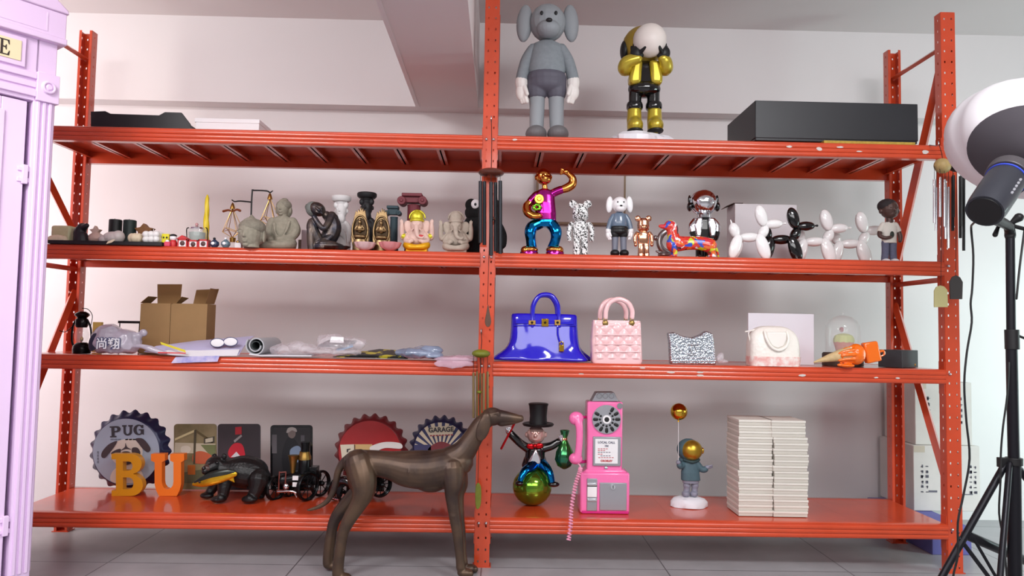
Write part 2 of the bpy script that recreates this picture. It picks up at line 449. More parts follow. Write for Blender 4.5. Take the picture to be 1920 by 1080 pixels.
FELT = mat('grey_vinyl', (148, 153, 158), .6); FELTD = mat('dark_grey_vinyl', (92, 90, 102), .6)
def doll(t, cx, yt, yb, mh, ms, mp, ml, mg, mshoe, eyes=BLACK):
    """plain round-eared toy figure with jumper, shorts, gloves and shoes"""
    k = (yb - yt) / 262.0
    X = lambda x: cx + (x - 1025) * k
    V = lambda y: yt + (y - 5) * k
    def E(m, x, y, rx, ry, rd, d=0, rot=0): t.e(m, X(x), V(y), rx * k, ry * k, rd * k, d * k, rot)
    def TB(m, P): t.t(m, [(X(a), V(b), c * k, r * k) for a, b, c, r in P], 12)
    m = MB(); E(m, 1027, 43, 34, 35, 33); E(m, 1027, 62, 22, 16, 22, -20); hd = t.mk(m, 'head', mh, remesh=1.3 * k, smooth=3)
    m = MB(); E(m, 1027, 54, 6, 4, 4, -41); t.mk(m, 'nose', eyes, parent=hd)
    for sx in (-1, 1):
        m = MB(); E(m, 1027 + sx * 13, 37, 3, 4, 2, -31); t.mk(m, 'eye', eyes, parent=hd)
        m = MB(); E(m, 1027 + sx * 43, 42, 15, 36, 11, 4, rot=sx * -4); t.mk(m, 'ear', mh, parent=hd)
        m = MB(); TB(m, [(1026 + sx * 26, 92, 0, 11), (1026 + sx * 38, 112, -1, 11), (1026 + sx * 46, 140, -3, 11), (1026 + sx * 48, 152, -3, 11)]); t.mk(m, 'sleeve', ms)
        m = MB(); TB(m, [(1026 + sx * 48, 152, -3, 12), (1026 + sx * 48, 158, -3, 12)]); E(m, 1026 + sx * 48, 172, 11, 17, 9, -4)
        for q in range(3): TB(m, [(1026 + sx * (42 + q * 4), 178, -9 + q * 3, 4.5), (1026 + sx * (38 + q * 4), 192, -11 + q * 3, 3.8)])
        TB(m, [(1026 + sx * 42, 165, -10, 4.5), (1026 + sx * 38, 179, -15, 4)]); t.mk(m, 'glove', mg, remesh=1.0 * k, smooth=3)
        m = MB(); TB(m, [(1025 + sx * 18, 178, 0, 15), (1025 + sx * 18, 200, 0, 14), (1025 + sx * 19, 246, 0, 13)]); t.mk(m, 'leg', ml)
        m = MB(); E(m, 1025 + sx * 20, 252, 20, 16, 26, -10); t.b(m, X(1025 + sx * 20 - 14), V(256), X(1025 + sx * 20 + 14), None, -24 * k, 12 * k); t.mk(m, 'shoe', mshoe, remesh=1.3 * k, smooth=5)
    m = MB(); t.l(m, cx, [(33 * k, V(138)), (36 * k, V(132)), (34 * k, V(115)), (31 * k, V(95)), (27 * k, V(84)), (14 * k, V(77)), (8 * k, V(72))], sy=.75); t.mk(m, 'jumper', ms)
    m = MB(); E(m, 1025, 146, 38, 20, 29); E(m, 1025, 158, 37, 18, 28)
    for sx in (-1, 1): TB(m, [(1025 + sx * 18, 152, 0, 19), (1025 + sx * 18, 172, 0, 19)])
    t.mk(m, 'shorts', mp, remesh=1.4 * k, smooth=5)
t = T('toy_figure', 'largest toy figure, matt grey with white gloves, standing on the top shelf', 'toy figure', 1024, .13, Z1)
doll(t, 1025, 5, t.by, FELT, mat('grey_jumper', (136, 143, 149), .75, var=.1, scale=60), FELTD, FELT, mat('warm_white_vinyl', (232, 226, 222), .5), mat('shoe_grey', (106, 104, 106), .6))

# gold and black astronaut holding a white globe
t = T('astronaut_statue', 'gold and black astronaut statue hiding its face behind a white globe', 'statue', 1211, .14, Z1 + .028)
GOLDP = mat('gold_lacquer', (200, 178, 60), .3, .6, coat=.3); GOLDM = mat('gold_matt', (178, 150, 62), .4, .6)
m = MB(); t.e(m, 1207, 84, 39, 38, 38, 8); hd = t.mk(m, 'helmet', GOLDM)
for x, sx in ((1172, -1), (1242, 1)):
    m = MB(); t.e(m, x, 92, 8, 19, 17, 8); t.mk(m, 'earphone', BLACK, parent=hd)
m = MB(); t.e(m, 1213, 86, 31, 31, 31, -26); t.mk(m, 'globe', mat('globe_frosted', (232, 222, 216), .45, var=.04, scale=20))
for sx, hx in ((-1, 1190), (1, 1238)):
    m = MB(); t.e(m, hx, 109, 13, 14, 10, -26)
    for q in range(4): t.t(m, [(hx + sx * (q * 3.5 - 5), 104, -30 + q * 5, 4), (hx + sx * (q * 3.2 - 2), 90 + abs(q - 1) * 2, -36 + q * 7, 3.6)], 8)
    t.t(m, [(hx - sx * 5, 110, -34, 4), (hx - sx * 12, 104, -44, 3.5)], 8); t.mk(m, 'glove', BLACK, remesh=1.0, smooth=3)
    m = MB(); ex = 1208 + sx * 37
    t.t(m, [(1208 + sx * 22, 124, 2, 11), (ex, 132, -8, 14), (ex - sx * 2, 124, -20, 13), (hx, 119, -25, 10)], 12); t.mk(m, 'sleeve', GOLDP, remesh=1.4, smooth=4)
    m = MB(); t.l(m, 1208 + sx * 17, [(12, 168), (12, 200)], n=16); t.l(m, 1208 + sx * 18, [(14, 193), (15.5, 197), (15.5, 203), (14, 206)], n=18); t.mk(m, 'trouser_leg', BLACKG)
    m = MB(); t.l(m, 1208 + sx * 19, [(13, 246), (14, 226), (13, 205)], n=18); t.e(m, 1208 + sx * 19, 238, 15, 16, 20, -9); t.mk(m, 'boot', GOLDP, remesh=1.2, smooth=4)
    m = MB(); t.e(m, 1208 + sx * 19, 248, 15, 5, 21, -8); t.mk(m, 'sole', BLACK)
    m = MB(); t.pr(m, [(1208 + sx * 6, 118), (1208 + sx * 24, 120), (1208 + sx * 31, 150), (1208 + sx * 30, 164), (1208 + sx * 9, 162), (1208 + sx * 8, 140)], -22, 6); t.mk(m, 'jacket_panel', GOLDP, bevel=6)
m = MB(); t.l(m, 1208, [(29, 174), (30, 160), (26, 140), (22, 124), (10, 115)], sy=.62); t.e(m, 1208, 168, 31, 16, 24); t.mk(m, 'suit', BLACKG, remesh=1.4, smooth=4)
m = MB(); t2 = T('crumpled_sheet', 'crumpled white plastic sheet under the gold astronaut statue', 'plastic sheet', 1197, .12, Z1)
random.seed(3); n = 40
rr = [1 + .18 * math.sin(3 * a * .157 + 1) + .08 * random.random() for a in range(n)]
t2.l(m, 1197, [(62, None), (60, 262), (50, 255), (36, 252.5), (18, 252.5), (1, 252.5)], n=n, sy=.62, wob=lambda a, i: rr[int(round(a / (2 * PI) * n)) % n] * (1 + .05 * math.sin(a * 9 + i * 2)))
t2.mk(m, 'sheet_folds', mat('white_plastic_sheet', (228, 226, 232), .35, bump=.25, scale=40), angle=15)
# big black box and the straw board under it
P0 = at(1416, 188, .03); P1 = at(1721, 198, .03)
t = T('black_box', 'large black lidded box at the right end of the top shelf', 'box', 1568, .03, Z1 + .0125)
m = MB(); h = P0.z - t.P.z; xa, xb = P0.x - t.P.x, P1.x - t.P.x
bm = mat('black_card', (34, 35, 40), .42, var=.15, scale=3)
m.box((xa + .003, .003, 0), (xb - .003, .41, h - .004)); m.build('box_base', bm, t.o, bevel=.002)
m = MB(); m.box((xa, 0, h * .06), (xb, .413, h)); m.build('lid', bm, t.o, bevel=.003)
t = T('straw_board', 'thin yellowish board sticking out under the black box', 'board', 1640, .006, Z1 + .0005)
m = MB(); t.b(m, 1545, 262, 1716, None, 0, 120); m2 = m; a = t.p(1545, None); b = t.p(1716, None)
m = MB().box((a.x, 0, 0), (b.x, .3, .0115)); m.build('board_sheet', mat('straw', (186, 156, 66), .8, var=.2, scale=80), t.o)

# ================================================================ second shelf, left bay
MT = .016
tm = T('black_mat', 'long thin black tray holding candles at the left end of the second shelf', 'tray', 200, .0, Z2)
a = tm.p(93, None); b = tm.p(306, None); a.x = max(a.x, -2.03 - tm.P.x)
MB().box((a.x, -.012, 0), (b.x, .30, .006)).build('tray_base', BLACK, tm.o, bevel=.002)
m = MB(); m.box((a.x, -.014, .0005), (b.x, -.008, MT)); m.box((a.x, -.012, .004), (a.x + .005, .3, MT)); m.box((b.x - .005, -.012, .004), (b.x, .3, MT)); m.box((a.x, .296, .004), (b.x, .302, MT)); m.build('rim', BLACK, tm.o)
ZM = Z2 + .0065
CG = 'small candles on the black tray'
def candle(name, label, x, Y, build, m_, z=ZM, cat='candle', part='wax', **k):
    t = T(name, label, cat, x, Y, z, CG); m = MB(); build(t, m); t.mk(m, part, m_, **k); return t
WAXG = mat('wax_yellow_green', (206, 204, 160), .45, var=.1, scale=25); WAXC = mat('wax_cream', (222, 206, 176), .5); WAXP = mat('wax_pink_cream', (216, 186, 172), .55)
WAXW = mat('wax_white', (230, 228, 226), .4); WAXT = mat('wax_clear', (208, 198, 194), .3, alpha=.95)
candle('cube_candle', 'pale yellow-green cube candle at the left end of the tray', 121, .12, lambda t, m: t.b(m, 103, 425, 141, None, -16, 20), WAXG, bevel=4)
candle('shell_candle', 'small cream shell-shaped candle in front of the yellow-green cube', 108, .03, lambda t, m: [t.e(m, 108 + q * 5, 453 - 4 * math.cos(q * .5), 8, 9, 8, q) for q in (-2, -1, 0, 1, 2)], WAXC, remesh=.8)
def horse(t, m):
    t.t(m, [(152, None, 0, 14), (152, 446, 0, 13), (150, 436, 0, 11), (154, 427, 0, 9)], 12); t.t(m, [(154, 428, 0, 9), (162, 426, -5, 6), (167, 424, -8, 4.5)], 10)
    t.t(m, [(150, 425, 3, 3), (147, 419, 4, 1.2)], 8); t.t(m, [(145, 430, 4, 5), (140, 440, 5, 5), (139, 452, 5, 5)], 8)
candle('animal_candle', 'black animal-shaped candle next to the yellow-green cube', 153, .08, horse, mat('wax_black', (34, 28, 34), .5), remesh=.8)
def starc(t, m):
    t.e(m, 180, 447, 15, 11, 12)
    pts = [(180 + (11 if i % 2 == 0 else 5.5) * math.sin(i * PI / 5), 434 - (11 if i % 2 == 0 else 5.5) * math.cos(i * PI / 5)) for i in range(10)]
    t.pr(m, pts, -5, 5)
candle('star_candle', 'pinkish cream candle topped with a star', 180, .10, starc, WAXP, remesh=.8)
def mouse(t, m):
    t.e(m, 212, 446, 19, 12, 13); t.e(m, 196, 450, 10, 8, 9, -2); t.e(m, 222, 444, 11, 12, 12); t.t(m, [(192, 444, -2, 3), (189, 440, -2, 1.5)], 8)
candle('pebble_candle', 'translucent white rounded animal candle on the tray', 210, .05, mouse, WAXT, remesh=.9)
m = MB(); t = T('leaf_charm', 'tiny pale leaf hanging over the front of the black tray', 'charm', 207, -.015, Z2 + .002)
t.pr(m, [(200, 459), (203, 453), (213, 449), (217, 450), (210, 455)], -2, -.5); t.mk(m, 'leaf', WAXC)
for x0, x1, yt, nm, lb, c in ((203, 226, 412, 'pillar_candle', 'black pillar candle behind the white animal candle', (26, 30, 30)), (230, 253, 413, 'pillar_candle', 'dark green pillar candle beside the black pillar', (32, 50, 46))):
    r = (x1 - x0) / 2; xc = (x0 + x1) / 2
    t = T(nm, lb, 'candle', xc, .20, ZM, CG); m = MB()
    t.l(m, xc, [(r, None), (r, yt + 1), (r - 1, yt), (r - 4, yt + .3), (r - 4.5, yt + 2), (.5, yt + 2)]); t.mk(m, 'wax', mat('wax_dark_%d' % x0, c, .5, var=.2, scale=20))
    m = MB(); t.t(m, [(xc, yt + 2, 0, .6), (xc + 1, yt - 2, 0, .5)], 6); t.mk(m, 'wick', BLACK)
def brownstar(t, m):
    pts = [(272 + (19 if i % 2 == 0 else 11) * math.sin(i * PI / 5), 433 - (14 if i % 2 == 0 else 8) * math.cos(i * PI / 5)) for i in range(10)]
    t.pr(m, pts, -7, 7); t.b(m, 262, 440, 282, None, -7, 7)
candle('starfish_candle', 'brown starfish-shaped candle behind the white bubble cube', 272, .20, brownstar, mat('wax_brown', (142, 98, 58), .55, var=.15, scale=40), remesh=.9)
candle('pumpkin_candle', 'small cream ribbed pumpkin candle', 257, .06, lambda t, m: [t.e(m, 257 + 9 * math.cos(a), 447, 7.5, 9, 7.5, 9 * math.sin(a)) for a in [i * PI / 4 for i in range(8)]], WAXC, remesh=.7)
candle('bubble_candle', 'white bubble cube candle at the right end of the tray', 288, .05, lambda t, m: [t.e(m, 288 + i * 9.5, 450 - j * 9.5, 6.6, 6.6, 6.6, 9.5 * q) for i in (-1, 0, 1) for j in (0, 1) for q in (-1, 0, 1)] + [t.b(m, 278, 440, 298, None, -10, 10)] + [t.t(m, [(288, 434, 0, .6), (288, 430, 0, .5)], 6)], WAXW)
# little toys
TG = 'tiny toys in front of the glass teapot'
t = T('yellow_toy', 'small yellow block toy behind the red-based figure', 'toy', 311, .06, Z2, TG)
m = MB(); t.b(m, 304, 439, 319, None, -5, 5); t.mk(m, 'body', mat('toy_yellow', (226, 214, 40), .4), bevel=1.2)
m = MB(); t.e(m, 309, 446, 1.6, 2, 1, -5); t.e(m, 315, 446, 1.6, 2, 1, -5); t.mk(m, 'spots', BLACK)
REDT = mat('toy_red', (196, 44, 48), .4); SKIN = mat('toy_skin', (226, 186, 164), .5)
t = T('round_toy', 'small white round-headed toy figure with red body', 'toy', 325, .03, Z2, TG)
m = MB(); t.l(m, 325, [(6, None), (7, 456), (5, 451), (2, 449)]); t.mk(m, 'body', REDT)
m = MB(); t.e(m, 325, 446, 6.5, 6, 6); hd = t.mk(m, 'head', WHITEG)
m = MB(); t.e(m, 325, 442, 6.6, 3.2, 6.2); t.mk(m, 'cap', BLACK, parent=hd)
t = T('red_block_toy', 'tiny pink and red block toy in front of the yellow toy', 'toy', 312, .0, Z2, TG)
m = MB(); t.b(m, 307, 453, 318, None, 0, 9); t.mk(m, 'body', mat('toy_pink', (214, 70, 100), .4), bevel=1)
m = MB(); t.e(m, 312, 452, 3.5, 3, 3, 4); t.mk(m, 'head', WHITEG)
for i, (x, yt, roof) in enumerate(((342, 447, True), (362, 449, False), (381, 448, False))):
    lab = ['tiny music box house with red peaked roof', 'tiny red and white music box house below the glass teapot', 'tiny red and white music box house nearest the yellow candle'][i]
    t = T('house_toy', lab, 'toy', x, .012, Z2, 'tiny music box houses'); m = MB()
    t.b(m, x - 8, yt + 2, x + 8, None, 0, 12); t.mk(m, 'walls', WHITEG, bevel=.6)
    m = MB()
    for q in (-1, 1): t.b(m, x + q * 8 - 1.4, yt + 1, x + q * 8 + 1.4, None, -1, 13)
    t.b(m, x - 9, yt + 1, x + 9, yt + 3.5, -1, 13); t.b(m, x - 9, 464, x + 9, None, -1, 13); t.mk(m, 'frame', REDT)
    m = MB(); t.e(m, x, yt + 9, 4.5, 4.5, 1.5, -.5); t.mk(m, 'dial', mat('toy_brown', (80, 50, 48), .5))
    if roof:
        m = MB(); t.pr(m, [(x - 11, yt + 1), (x, yt - 6), (x + 11, yt + 1)], -2, 14); t.mk(m, 'roof', REDT)
# glass teapot
GLASS = mat('clear_glass', (235, 240, 240), .03, alpha=.16, coat=1)
t = T('glass_teapot', 'small clear glass teapot with pale green drink before the yellow candle', 'teapot', 369, .10, Z2)
m = MB(); t.l(m, 369, [(14, None), (17, 455), (18.5, 440), (17, 430), (12, 429), (15.5, 431), (17, 441), (15.5, 454), (1, 458)]); bd = t.mk(m, 'glass_body', GLASS)
m = MB(); t.l(m, 369, [(12, 456), (14, 445), (14.5, 436), (.5, 436)]); t.mk(m, 'drink', mat('pale_green_drink', (140, 160, 150), .3))
m = MB(); t.l(m, 369, [(14, 430), (13, 427), (4, 425), (1.5, 423)]); lid = t.mk(m, 'lid', SILVER); m = MB(); t.e(m, 369, 421, 3, 3, 3); t.mk(m, 'knob', mat('knob_pink', (190, 140, 140), .4), parent=lid)
m = MB(); t.t(m, [(351, 452, 0, 1), (350, 430, 0, 1), (355, 427, 0, 1)], 8); t.t(m, [(386, 427, 0, 1), (389, 433, 0, 1), (389, None, 0, 1)], 8); t.mk(m, 'wire_frame', DARKS)
# twisted yellow candle
t = T('taper_candle', 'tall twisted yellow taper candle', 'candle', 384.5, .2, Z2)
m = MB(); ys = [None] + [455 - i * 4.4 for i in range(20)]
t.l(m, 384.5, [(6.5 - i * .16, y) for i, y in enumerate(ys)] + [(1, 365)], n=20, wob=lambda a, i: 1 + .13 * math.sin(3 * a + i * .9)); t.mk(m, 'wax', mat('wax_yellow', (226, 200, 36), .4))
for x, lb in ((402, 'tiny dark blue pot ornament by the yellow candle'), (423, 'tiny blue pot ornament by the hanging wire frame')):
    t = T('pot_ornament', lb, 'ornament', x, .01, Z2, 'tiny blue ornaments')
    m = MB(); t.l(m, x, [(5, None), (8.5, 459), (8, 454), (4, 451), (2, 449)]); t.mk(m, 'pot', mat('blue_glaze_%d' % x, (44, 58, 84) if x < 410 else (96, 118, 130), .25))
    m = MB(); t.e(m, x, 447.5, 2.5, 2.5, 2.5); t.mk(m, 'knob', WHITEG if x > 410 else BLACK)
    m = MB(); t.e(m, x, 457, 3.4, 3, 1.5, -8); t.mk(m, 'badge', WHITEG)
t = T('small_white_box', 'tiny white box left of the Buddha head', 'box', 446, .02, Z2); m = MB(); t.b(m, 440, 455, 452, None, 0, 10); t.mk(m, 'carton', WHITE, bevel=.5)
m = MB(); t.e(m, 445, 453, 4, 3, 4, 5); t.mk(m, 'ornament_top', BRASS)
# hanging candle holder on a bent black rod
t = T('hanging_candle_holder', 'black rod stand hung with two gold wire teardrop candle holders', 'candle holder', 472, .26, Z2)
m = MB(); t.l(m, 472, [(30, None), (30, 470), (2, 469)]); t.mk(m, 'base', BLACK)
m = MB(); t.t(m, [(470, None, 0, 1.6), (471, 400, 0, 1.6), (473, 359, 0, 1.5), (476, 357, 0, 1.5), (500, 358, 0, 1.4), (506, 361, 0, 1.3), (511, 358, 0, 1.1)], 8, 3); t.t(m, [(472, 379, 0, 1.5), (450, 377, 0, 1.4), (440, 378, 0, 1.3), (435, 375, 0, 1.1)], 8, 3); t.mk(m, 'rod', BLACK)
for cx, cy, hh, ww in ((436, 380, 66, 18), (506, 362, 62, 17)):
    m = MB(); t.l(m, cx, [(5, cy + 12), (4.2, cy + 8), (2.6, cy + 3), (.8, cy)], n=14); bl = t.mk(m, 'bell_cap', BRASS)
    m = MB(); ring = [(cx + ww * math.cos(a), cy + hh * .74, ww * math.sin(a)) for a in [i * PI / 3 + .2 for i in range(6)]]
    for i, q in enumerate(ring):
        r2 = ring[(i + 1) % 6]; zz = 6 if i % 2 else 0
        t.t(m, [(cx, cy + 10, 0, .6), (q[0], q[1] + zz, q[2], .6)], 6, 1); t.t(m, [(q[0], q[1] + zz, q[2], .6), (r2[0], r2[1] + (0 if i % 2 else 6), r2[2], .6)], 6, 1)
        t.t(m, [(q[0], q[1] + zz, q[2], .6), (cx, cy + hh, 0, .6)], 6, 1)
    t.mk(m, 'wire_frame', BRASS, parent=bl)
    m = MB(); t.l(m, cx, [(5, cy + hh + 8), (6, cy + hh), (5, cy + hh)], n=14); t.mk(m, 'candle_cup', BRASS, parent=bl)
m = MB(); t.t(m, [(419, 396, 0, 2.4), (428, 394, 0, 2.0), (436, 396, 0, 1.6), (444, 393, 0, 2.0), (450, 395, 0, 2.4)], 8); t.mk(m, 'ribbon', mat('copper_ribbon', (150, 84, 54), .35, .7))

# ---------------------------------------------------------------- stone and bronze figures
STONE = mat('grey_green_stone', (150, 144, 128), .85, var=.18, scale=60, bump=.3); STONEH = mat('stone_curls', (138, 132, 118), .9, var=.2, scale=90, bump=.5)
def face(t, m, x, y, w, dep, d=0):
    """nose, brows, lids, lips for a head of half width w whose front is dep px ahead"""
    k = w / 20
    t.t(m, [(x, y - 8 * k, d - dep * .97, 1.6 * k), (x, y + 4 * k, d - dep * 1.1, 3 * k)], 8, 1); t.e(m, x, y + 5 * k, 4.4 * k, 2.6 * k, 3.5 * k, d - dep)
    for s in (-1, 1):
        t.t(m, [(x + s * 3 * k, y - 7 * k, d - dep * .97, 1.3 * k), (x + s * 9 * k, y - 10 * k, d - dep * .9, 1.4 * k), (x + s * 15 * k, y - 6 * k, d - dep * .7, 1.1 * k)], 8)
        t.e(m, x + s * 8.5 * k, y - 3.5 * k, 5.2 * k, 3 * k, 2.4 * k, d - dep * .85)
    t.e(m, x, y + 12 * k, 6.5 * k, 1.8 * k, 2.4 * k, d - dep * .93); t.e(m, x, y + 15.2 * k, 5 * k, 1.8 * k, 2.4 * k, d - dep * .9); t.e(m, x, y + 21 * k, 6 * k, 4 * k, 4 * k, d - dep * .72)
t = T('buddha_head', 'stone Buddha head with closed eyes and pointed topknot', 'statue', 470, .0, Z2)
m = MB(); t.e(m, 469, 437, 22, 30, 23); t.l(m, 471, [(15, None), (14, 460), (16, 450)], n=18); face(t, m, 465, 440, 19, 21)
for s in (-1, 1): t.e(m, 471 + s * 23, 443, 3, 12, 5, 3)
t.mk(m, 'face', STONE, remesh=.7, smooth=2)
m = MB(); t.e(m, 472, 426, 25, 17, 25, 3); t.l(m, 471, [(19, 418), (12, 413), (6, 408), (1, 402)], d=2)
t.e(m, 477, 440, 20, 20, 18, 9); t.mk(m, 'hair', STONEH, remesh=.8, smooth=1)
def seated(t, m, x, k, yb, lean=0):
    pass
t = T('seated_buddha', 'stone Buddha seated cross-legged in a draped robe', 'statue', 520, .14, Z2)
m = MB(); t.e(m, 520, 462, 37, 13, 26, -4)
for s in (-1, 1):
    t.t(m, [(520 + s * 12, 452, 4, 13), (520 + s * 28, 458, -8, 11), (520 + s * 20, 462, -24, 8), (520 - s * 6, 463, -26, 6)], 12)
    t.t(m, [(529 + s * 19, 416, 2, 9), (530 + s * 25, 432, 0, 9), (526 + s * 22, 446, -8, 8), (522 + s * 8, 452, -22, 6)], 12)
t.e(m, 530, 432, 22, 28, 15, 3); t.e(m, 529, 416, 22, 12, 13, 3); t.t(m, [(531, 412, 2, 8), (531, 402, 0, 8)], 10)
t.e(m, 530, 390, 12, 17, 13); face(t, m, 529, 391, 11, 12.5)
for s in (-1, 1): t.e(m, 531 + s * 13, 393, 2.4, 8, 3, 2)
for q in range(4): t.t(m, [(515 + q * 1.5, 420, -11, 1.3), (522, 440 + q * 4, -15, 1.3), (532, 446 + q * 3, -16, 1.3), (542 - q, 432, -12, 1.3), (546 - q, 416, -8, 1.3)], 6)
t.e(m, 519, 457, 10, 4, 6, -27); t.mk(m, 'robed_body', STONE, remesh=.8, smooth=2)
m = MB(); t.e(m, 532, 385, 14.5, 11, 14, 2); t.e(m, 533, 395, 13.5, 14, 9, 7); t.e(m, 533, 376, 7, 5, 7, 2); t.mk(m, 'hair', STONEH, remesh=.7, smooth=1)
t = T('small_mauve_box', 'small pale square box between the seated and sleeping Buddhas', 'box', 573, .24, Z2); m = MB(); t.b(m, 564, 431, 583, None, 0, 22); t.mk(m, 'carton', mat('pale_mauve', (198, 184, 190), .7), bevel=.5)
t = T('low_stone_block', 'low grey stone block behind the seated Buddha', 'block', 562, .22, Z2); m = MB(); t.b(m, 550, 446, 583, None, 30, 44); t.mk(m, 'slab', STONE, bevel=1)
BRZ = mat('aged_bronze', (104, 92, 84), .38, .75, var=.45, scale=28, col2=(58, 60, 70))
t = T('sleeping_buddha', 'bronze Buddha asleep with head resting on raised knee', 'statue', 608, .10, Z2)
m = MB(); t.e(m, 612, 462, 34, 9, 26, -2); t.t(m, [(612, 456, 0, 15), (622, 430, 4, 17), (620, 412, 4, 14), (612, 404, 3, 9)], 14)
t.t(m, [(600, 455, -10, 11), (590, 432, -16, 11), (590, 420, -14, 10)], 12); t.t(m, [(590, 420, -14, 9), (588, 440, -20, 8), (589, None, -20, 7)], 12)
t.t(m, [(622, 405, 0, 9), (618, 420, -12, 6.5), (611, 431, -20, 5.5), (602, 422, -22, 5), (594, 410, -20, 5)], 12); t.t(m, [(626, 408, 2, 8), (628, 430, 2, 8), (618, 448, -10, 7), (600, 458, -18, 6)], 12)
t.t(m, [(610, 460, -18, 9), (626, 461, -16, 8), (636, 463, -10, 6)], 10); t.t(m, [(592, 464, -18, 5), (610, 466, -24, 5)], 8)
t.e(m, 596, 393, 13, 16, 14, -4, rot=-62); t.e(m, 600, 397, 9, 8, 8, -10); t.t(m, [(597, 392, -17, 2), (603, 397, -18, 2.6)], 8, 1); t.e(m, 606, 401, 4, 1.6, 2, -15, rot=40); t.e(m, 598, 400, 4, 2, 2, -16, rot=30); t.e(m, 605, 391, 3.5, 2, 2, -15, rot=30)
t.mk(m, 'robed_body', BRZ, remesh=.8, smooth=2)
m = MB(); t.e(m, 587, 392, 14, 15, 15, 1, rot=-30); t.e(m, 577, 388, 6, 7, 7, 3); t.mk(m, 'hair', mat('grey_green_curls', (112, 116, 112), .8, bump=.5, scale=120), remesh=.7, smooth=1)
t = T('lotus_dish', 'small dark dish with curled rim beside the sleeping Buddha', 'dish', 640, .02, Z2)
m = MB(); t.l(m, 640, [(9, None), (12, 466), (16, 462), (13, 463.5), (1, 466)], n=24, wob=lambda a, i: 1 + (.12 * math.sin(6 * a) if i > 1 else 0)); t.mk(m, 'dish_body', BLACK)
# busts carrying a plate on the head
def bust(name, label, cx, yt, mt, Y=.2):
    t = T(name, label, 'bust', cx, Y, Z2, 'head-shaped candle holders'); y = yt
    m = MB(); t.l(m, cx, [(15, y + 10), (18, y + 7), (18.5, y + 2), (17, y), (14, y + .5), (13.5, y + 4), (1, y + 4)], n=30); t.mk(m, 'plate', mt)
    m = MB(); t.e(m, cx, y + 27, 10.5, 17, 12); face(t, m, cx - 1, y + 27, 9.5, 11.5); t.l(m, cx, [(9, y + 16), (12, y + 9)], n=18)
    for s in (-1, 1):
        t.e(m, cx + s * 10, y + 17, 4, 6, 5, -2); t.e(m, cx + s * 11, y + 28, 2, 4, 3, 1)
        t.t(m, [(cx + s * 8, y + 52, 0, 6), (cx + s * 13, y + 62, 0, 7), (cx + s * 12, y + 84, -2, 7)], 10)
    t.e(m, cx, y + 42, 8, 12, 7, -5); t.t(m, [(cx, y + 34, 0, 7), (cx, y + 52, 1, 9)], 10); t.e(m, cx, y + 64, 16, 16, 11); t.l(m, cx, [(16, None), (17, y + 92), (14, y + 70)], n=20, sy=.8)
    for q in range(5): t.t(m, [(cx - 12 + q * 2, y + 56, -8, 1.6), (cx - 3 + q * 3, y + 72, -13, 1.8), (cx + 10, y + 78 + q * 4, -9, 1.6)], 6)
    t.mk(m, 'figure', mt, remesh=.8, smooth=2)
bust('plate_bust', 'white bearded bust with a flat plate on its head', 640, 368, mat('white_plaster', (218, 216, 216), .7))
bust('plate_bust', 'black bust with a flat plate on its head', 688, 362, mat('black_plaster', (24, 24, 27), .55), .24)
# hand-shaped niches
ABR = mat('antique_gold', (150, 124, 88), .35, .85, var=.3, scale=40); ABD = mat('antique_dark', (74, 58, 42), .45, .8, var=.3, scale=60)
for cx, yt, lb in ((675, 388, 'gold hand-shaped niche with seated Buddha before the black bust'), (715, 390, 'gold hand-shaped niche with seated Buddha beside the teal column')):
    t = T('hand_niche', lb, 'ornament', cx, .07, Z2, 'hand-shaped Buddha niches')
    m = MB(); y = yt
    out = [(cx - 13, None), (cx - 17, y + 60), (cx - 17, y + 40), (cx - 11, y + 16), (cx - 8, y + 6), (cx - 5, y + 10), (cx - 3.5, y + 3), (cx - 1, y + 8), (cx + 1, y - 1), (cx + 3, y + 6), (cx + 5, y + 1), (cx + 6, y + 8), (cx + 9, y + 5), (cx + 11, y + 18), (cx + 16, y + 40), (cx + 16, y + 60), (cx + 13, None)]
    t.pr(m, out, 2, 10)
    ring = [(cx + 14.5 * math.cos(a), y + 46 + (30 if math.sin(a) < 0 else 20) * math.sin(a), 0, 2) for a in [i * PI / 9 for i in range(19)]]
    t.t(m, ring, 8, 2); t.mk(m, 'hand', ABR, bevel=1.2)
    m = MB(); t.e(m, cx, y + 44, 13, 24, 2, 2); t.mk(m, 'niche_back', ABD)
    m = MB(); t.e(m, cx, y + 29, 3.4, 4.2, 3.4, -3); t.e(m, cx, y + 24, 1.6, 3, 1.6, -3); t.e(m, cx, y + 41, 5.5, 8, 4, -3); t.e(m, cx, y + 56, 12, 4.4, 6, -4)
    for s in (-1, 1): t.t(m, [(cx + s * 5, y + 36, -3, 2), (cx + s * 8.5, y + 43, -4, 1.8), (cx + s * 1.5, y + 44, -8, 1.6)], 8)
    t.mk(m, 'seated_figure', ABR, remesh=.6, smooth=2)
    m = MB(); t.l(m, cx, [(14, None), (14, y + 68), (11, y + 61)], d=-2, n=24, sy=.5, wob=lambda a, i: 1 + .06 * math.sin(12 * a)); t.mk(m, 'lotus_base', ABR)
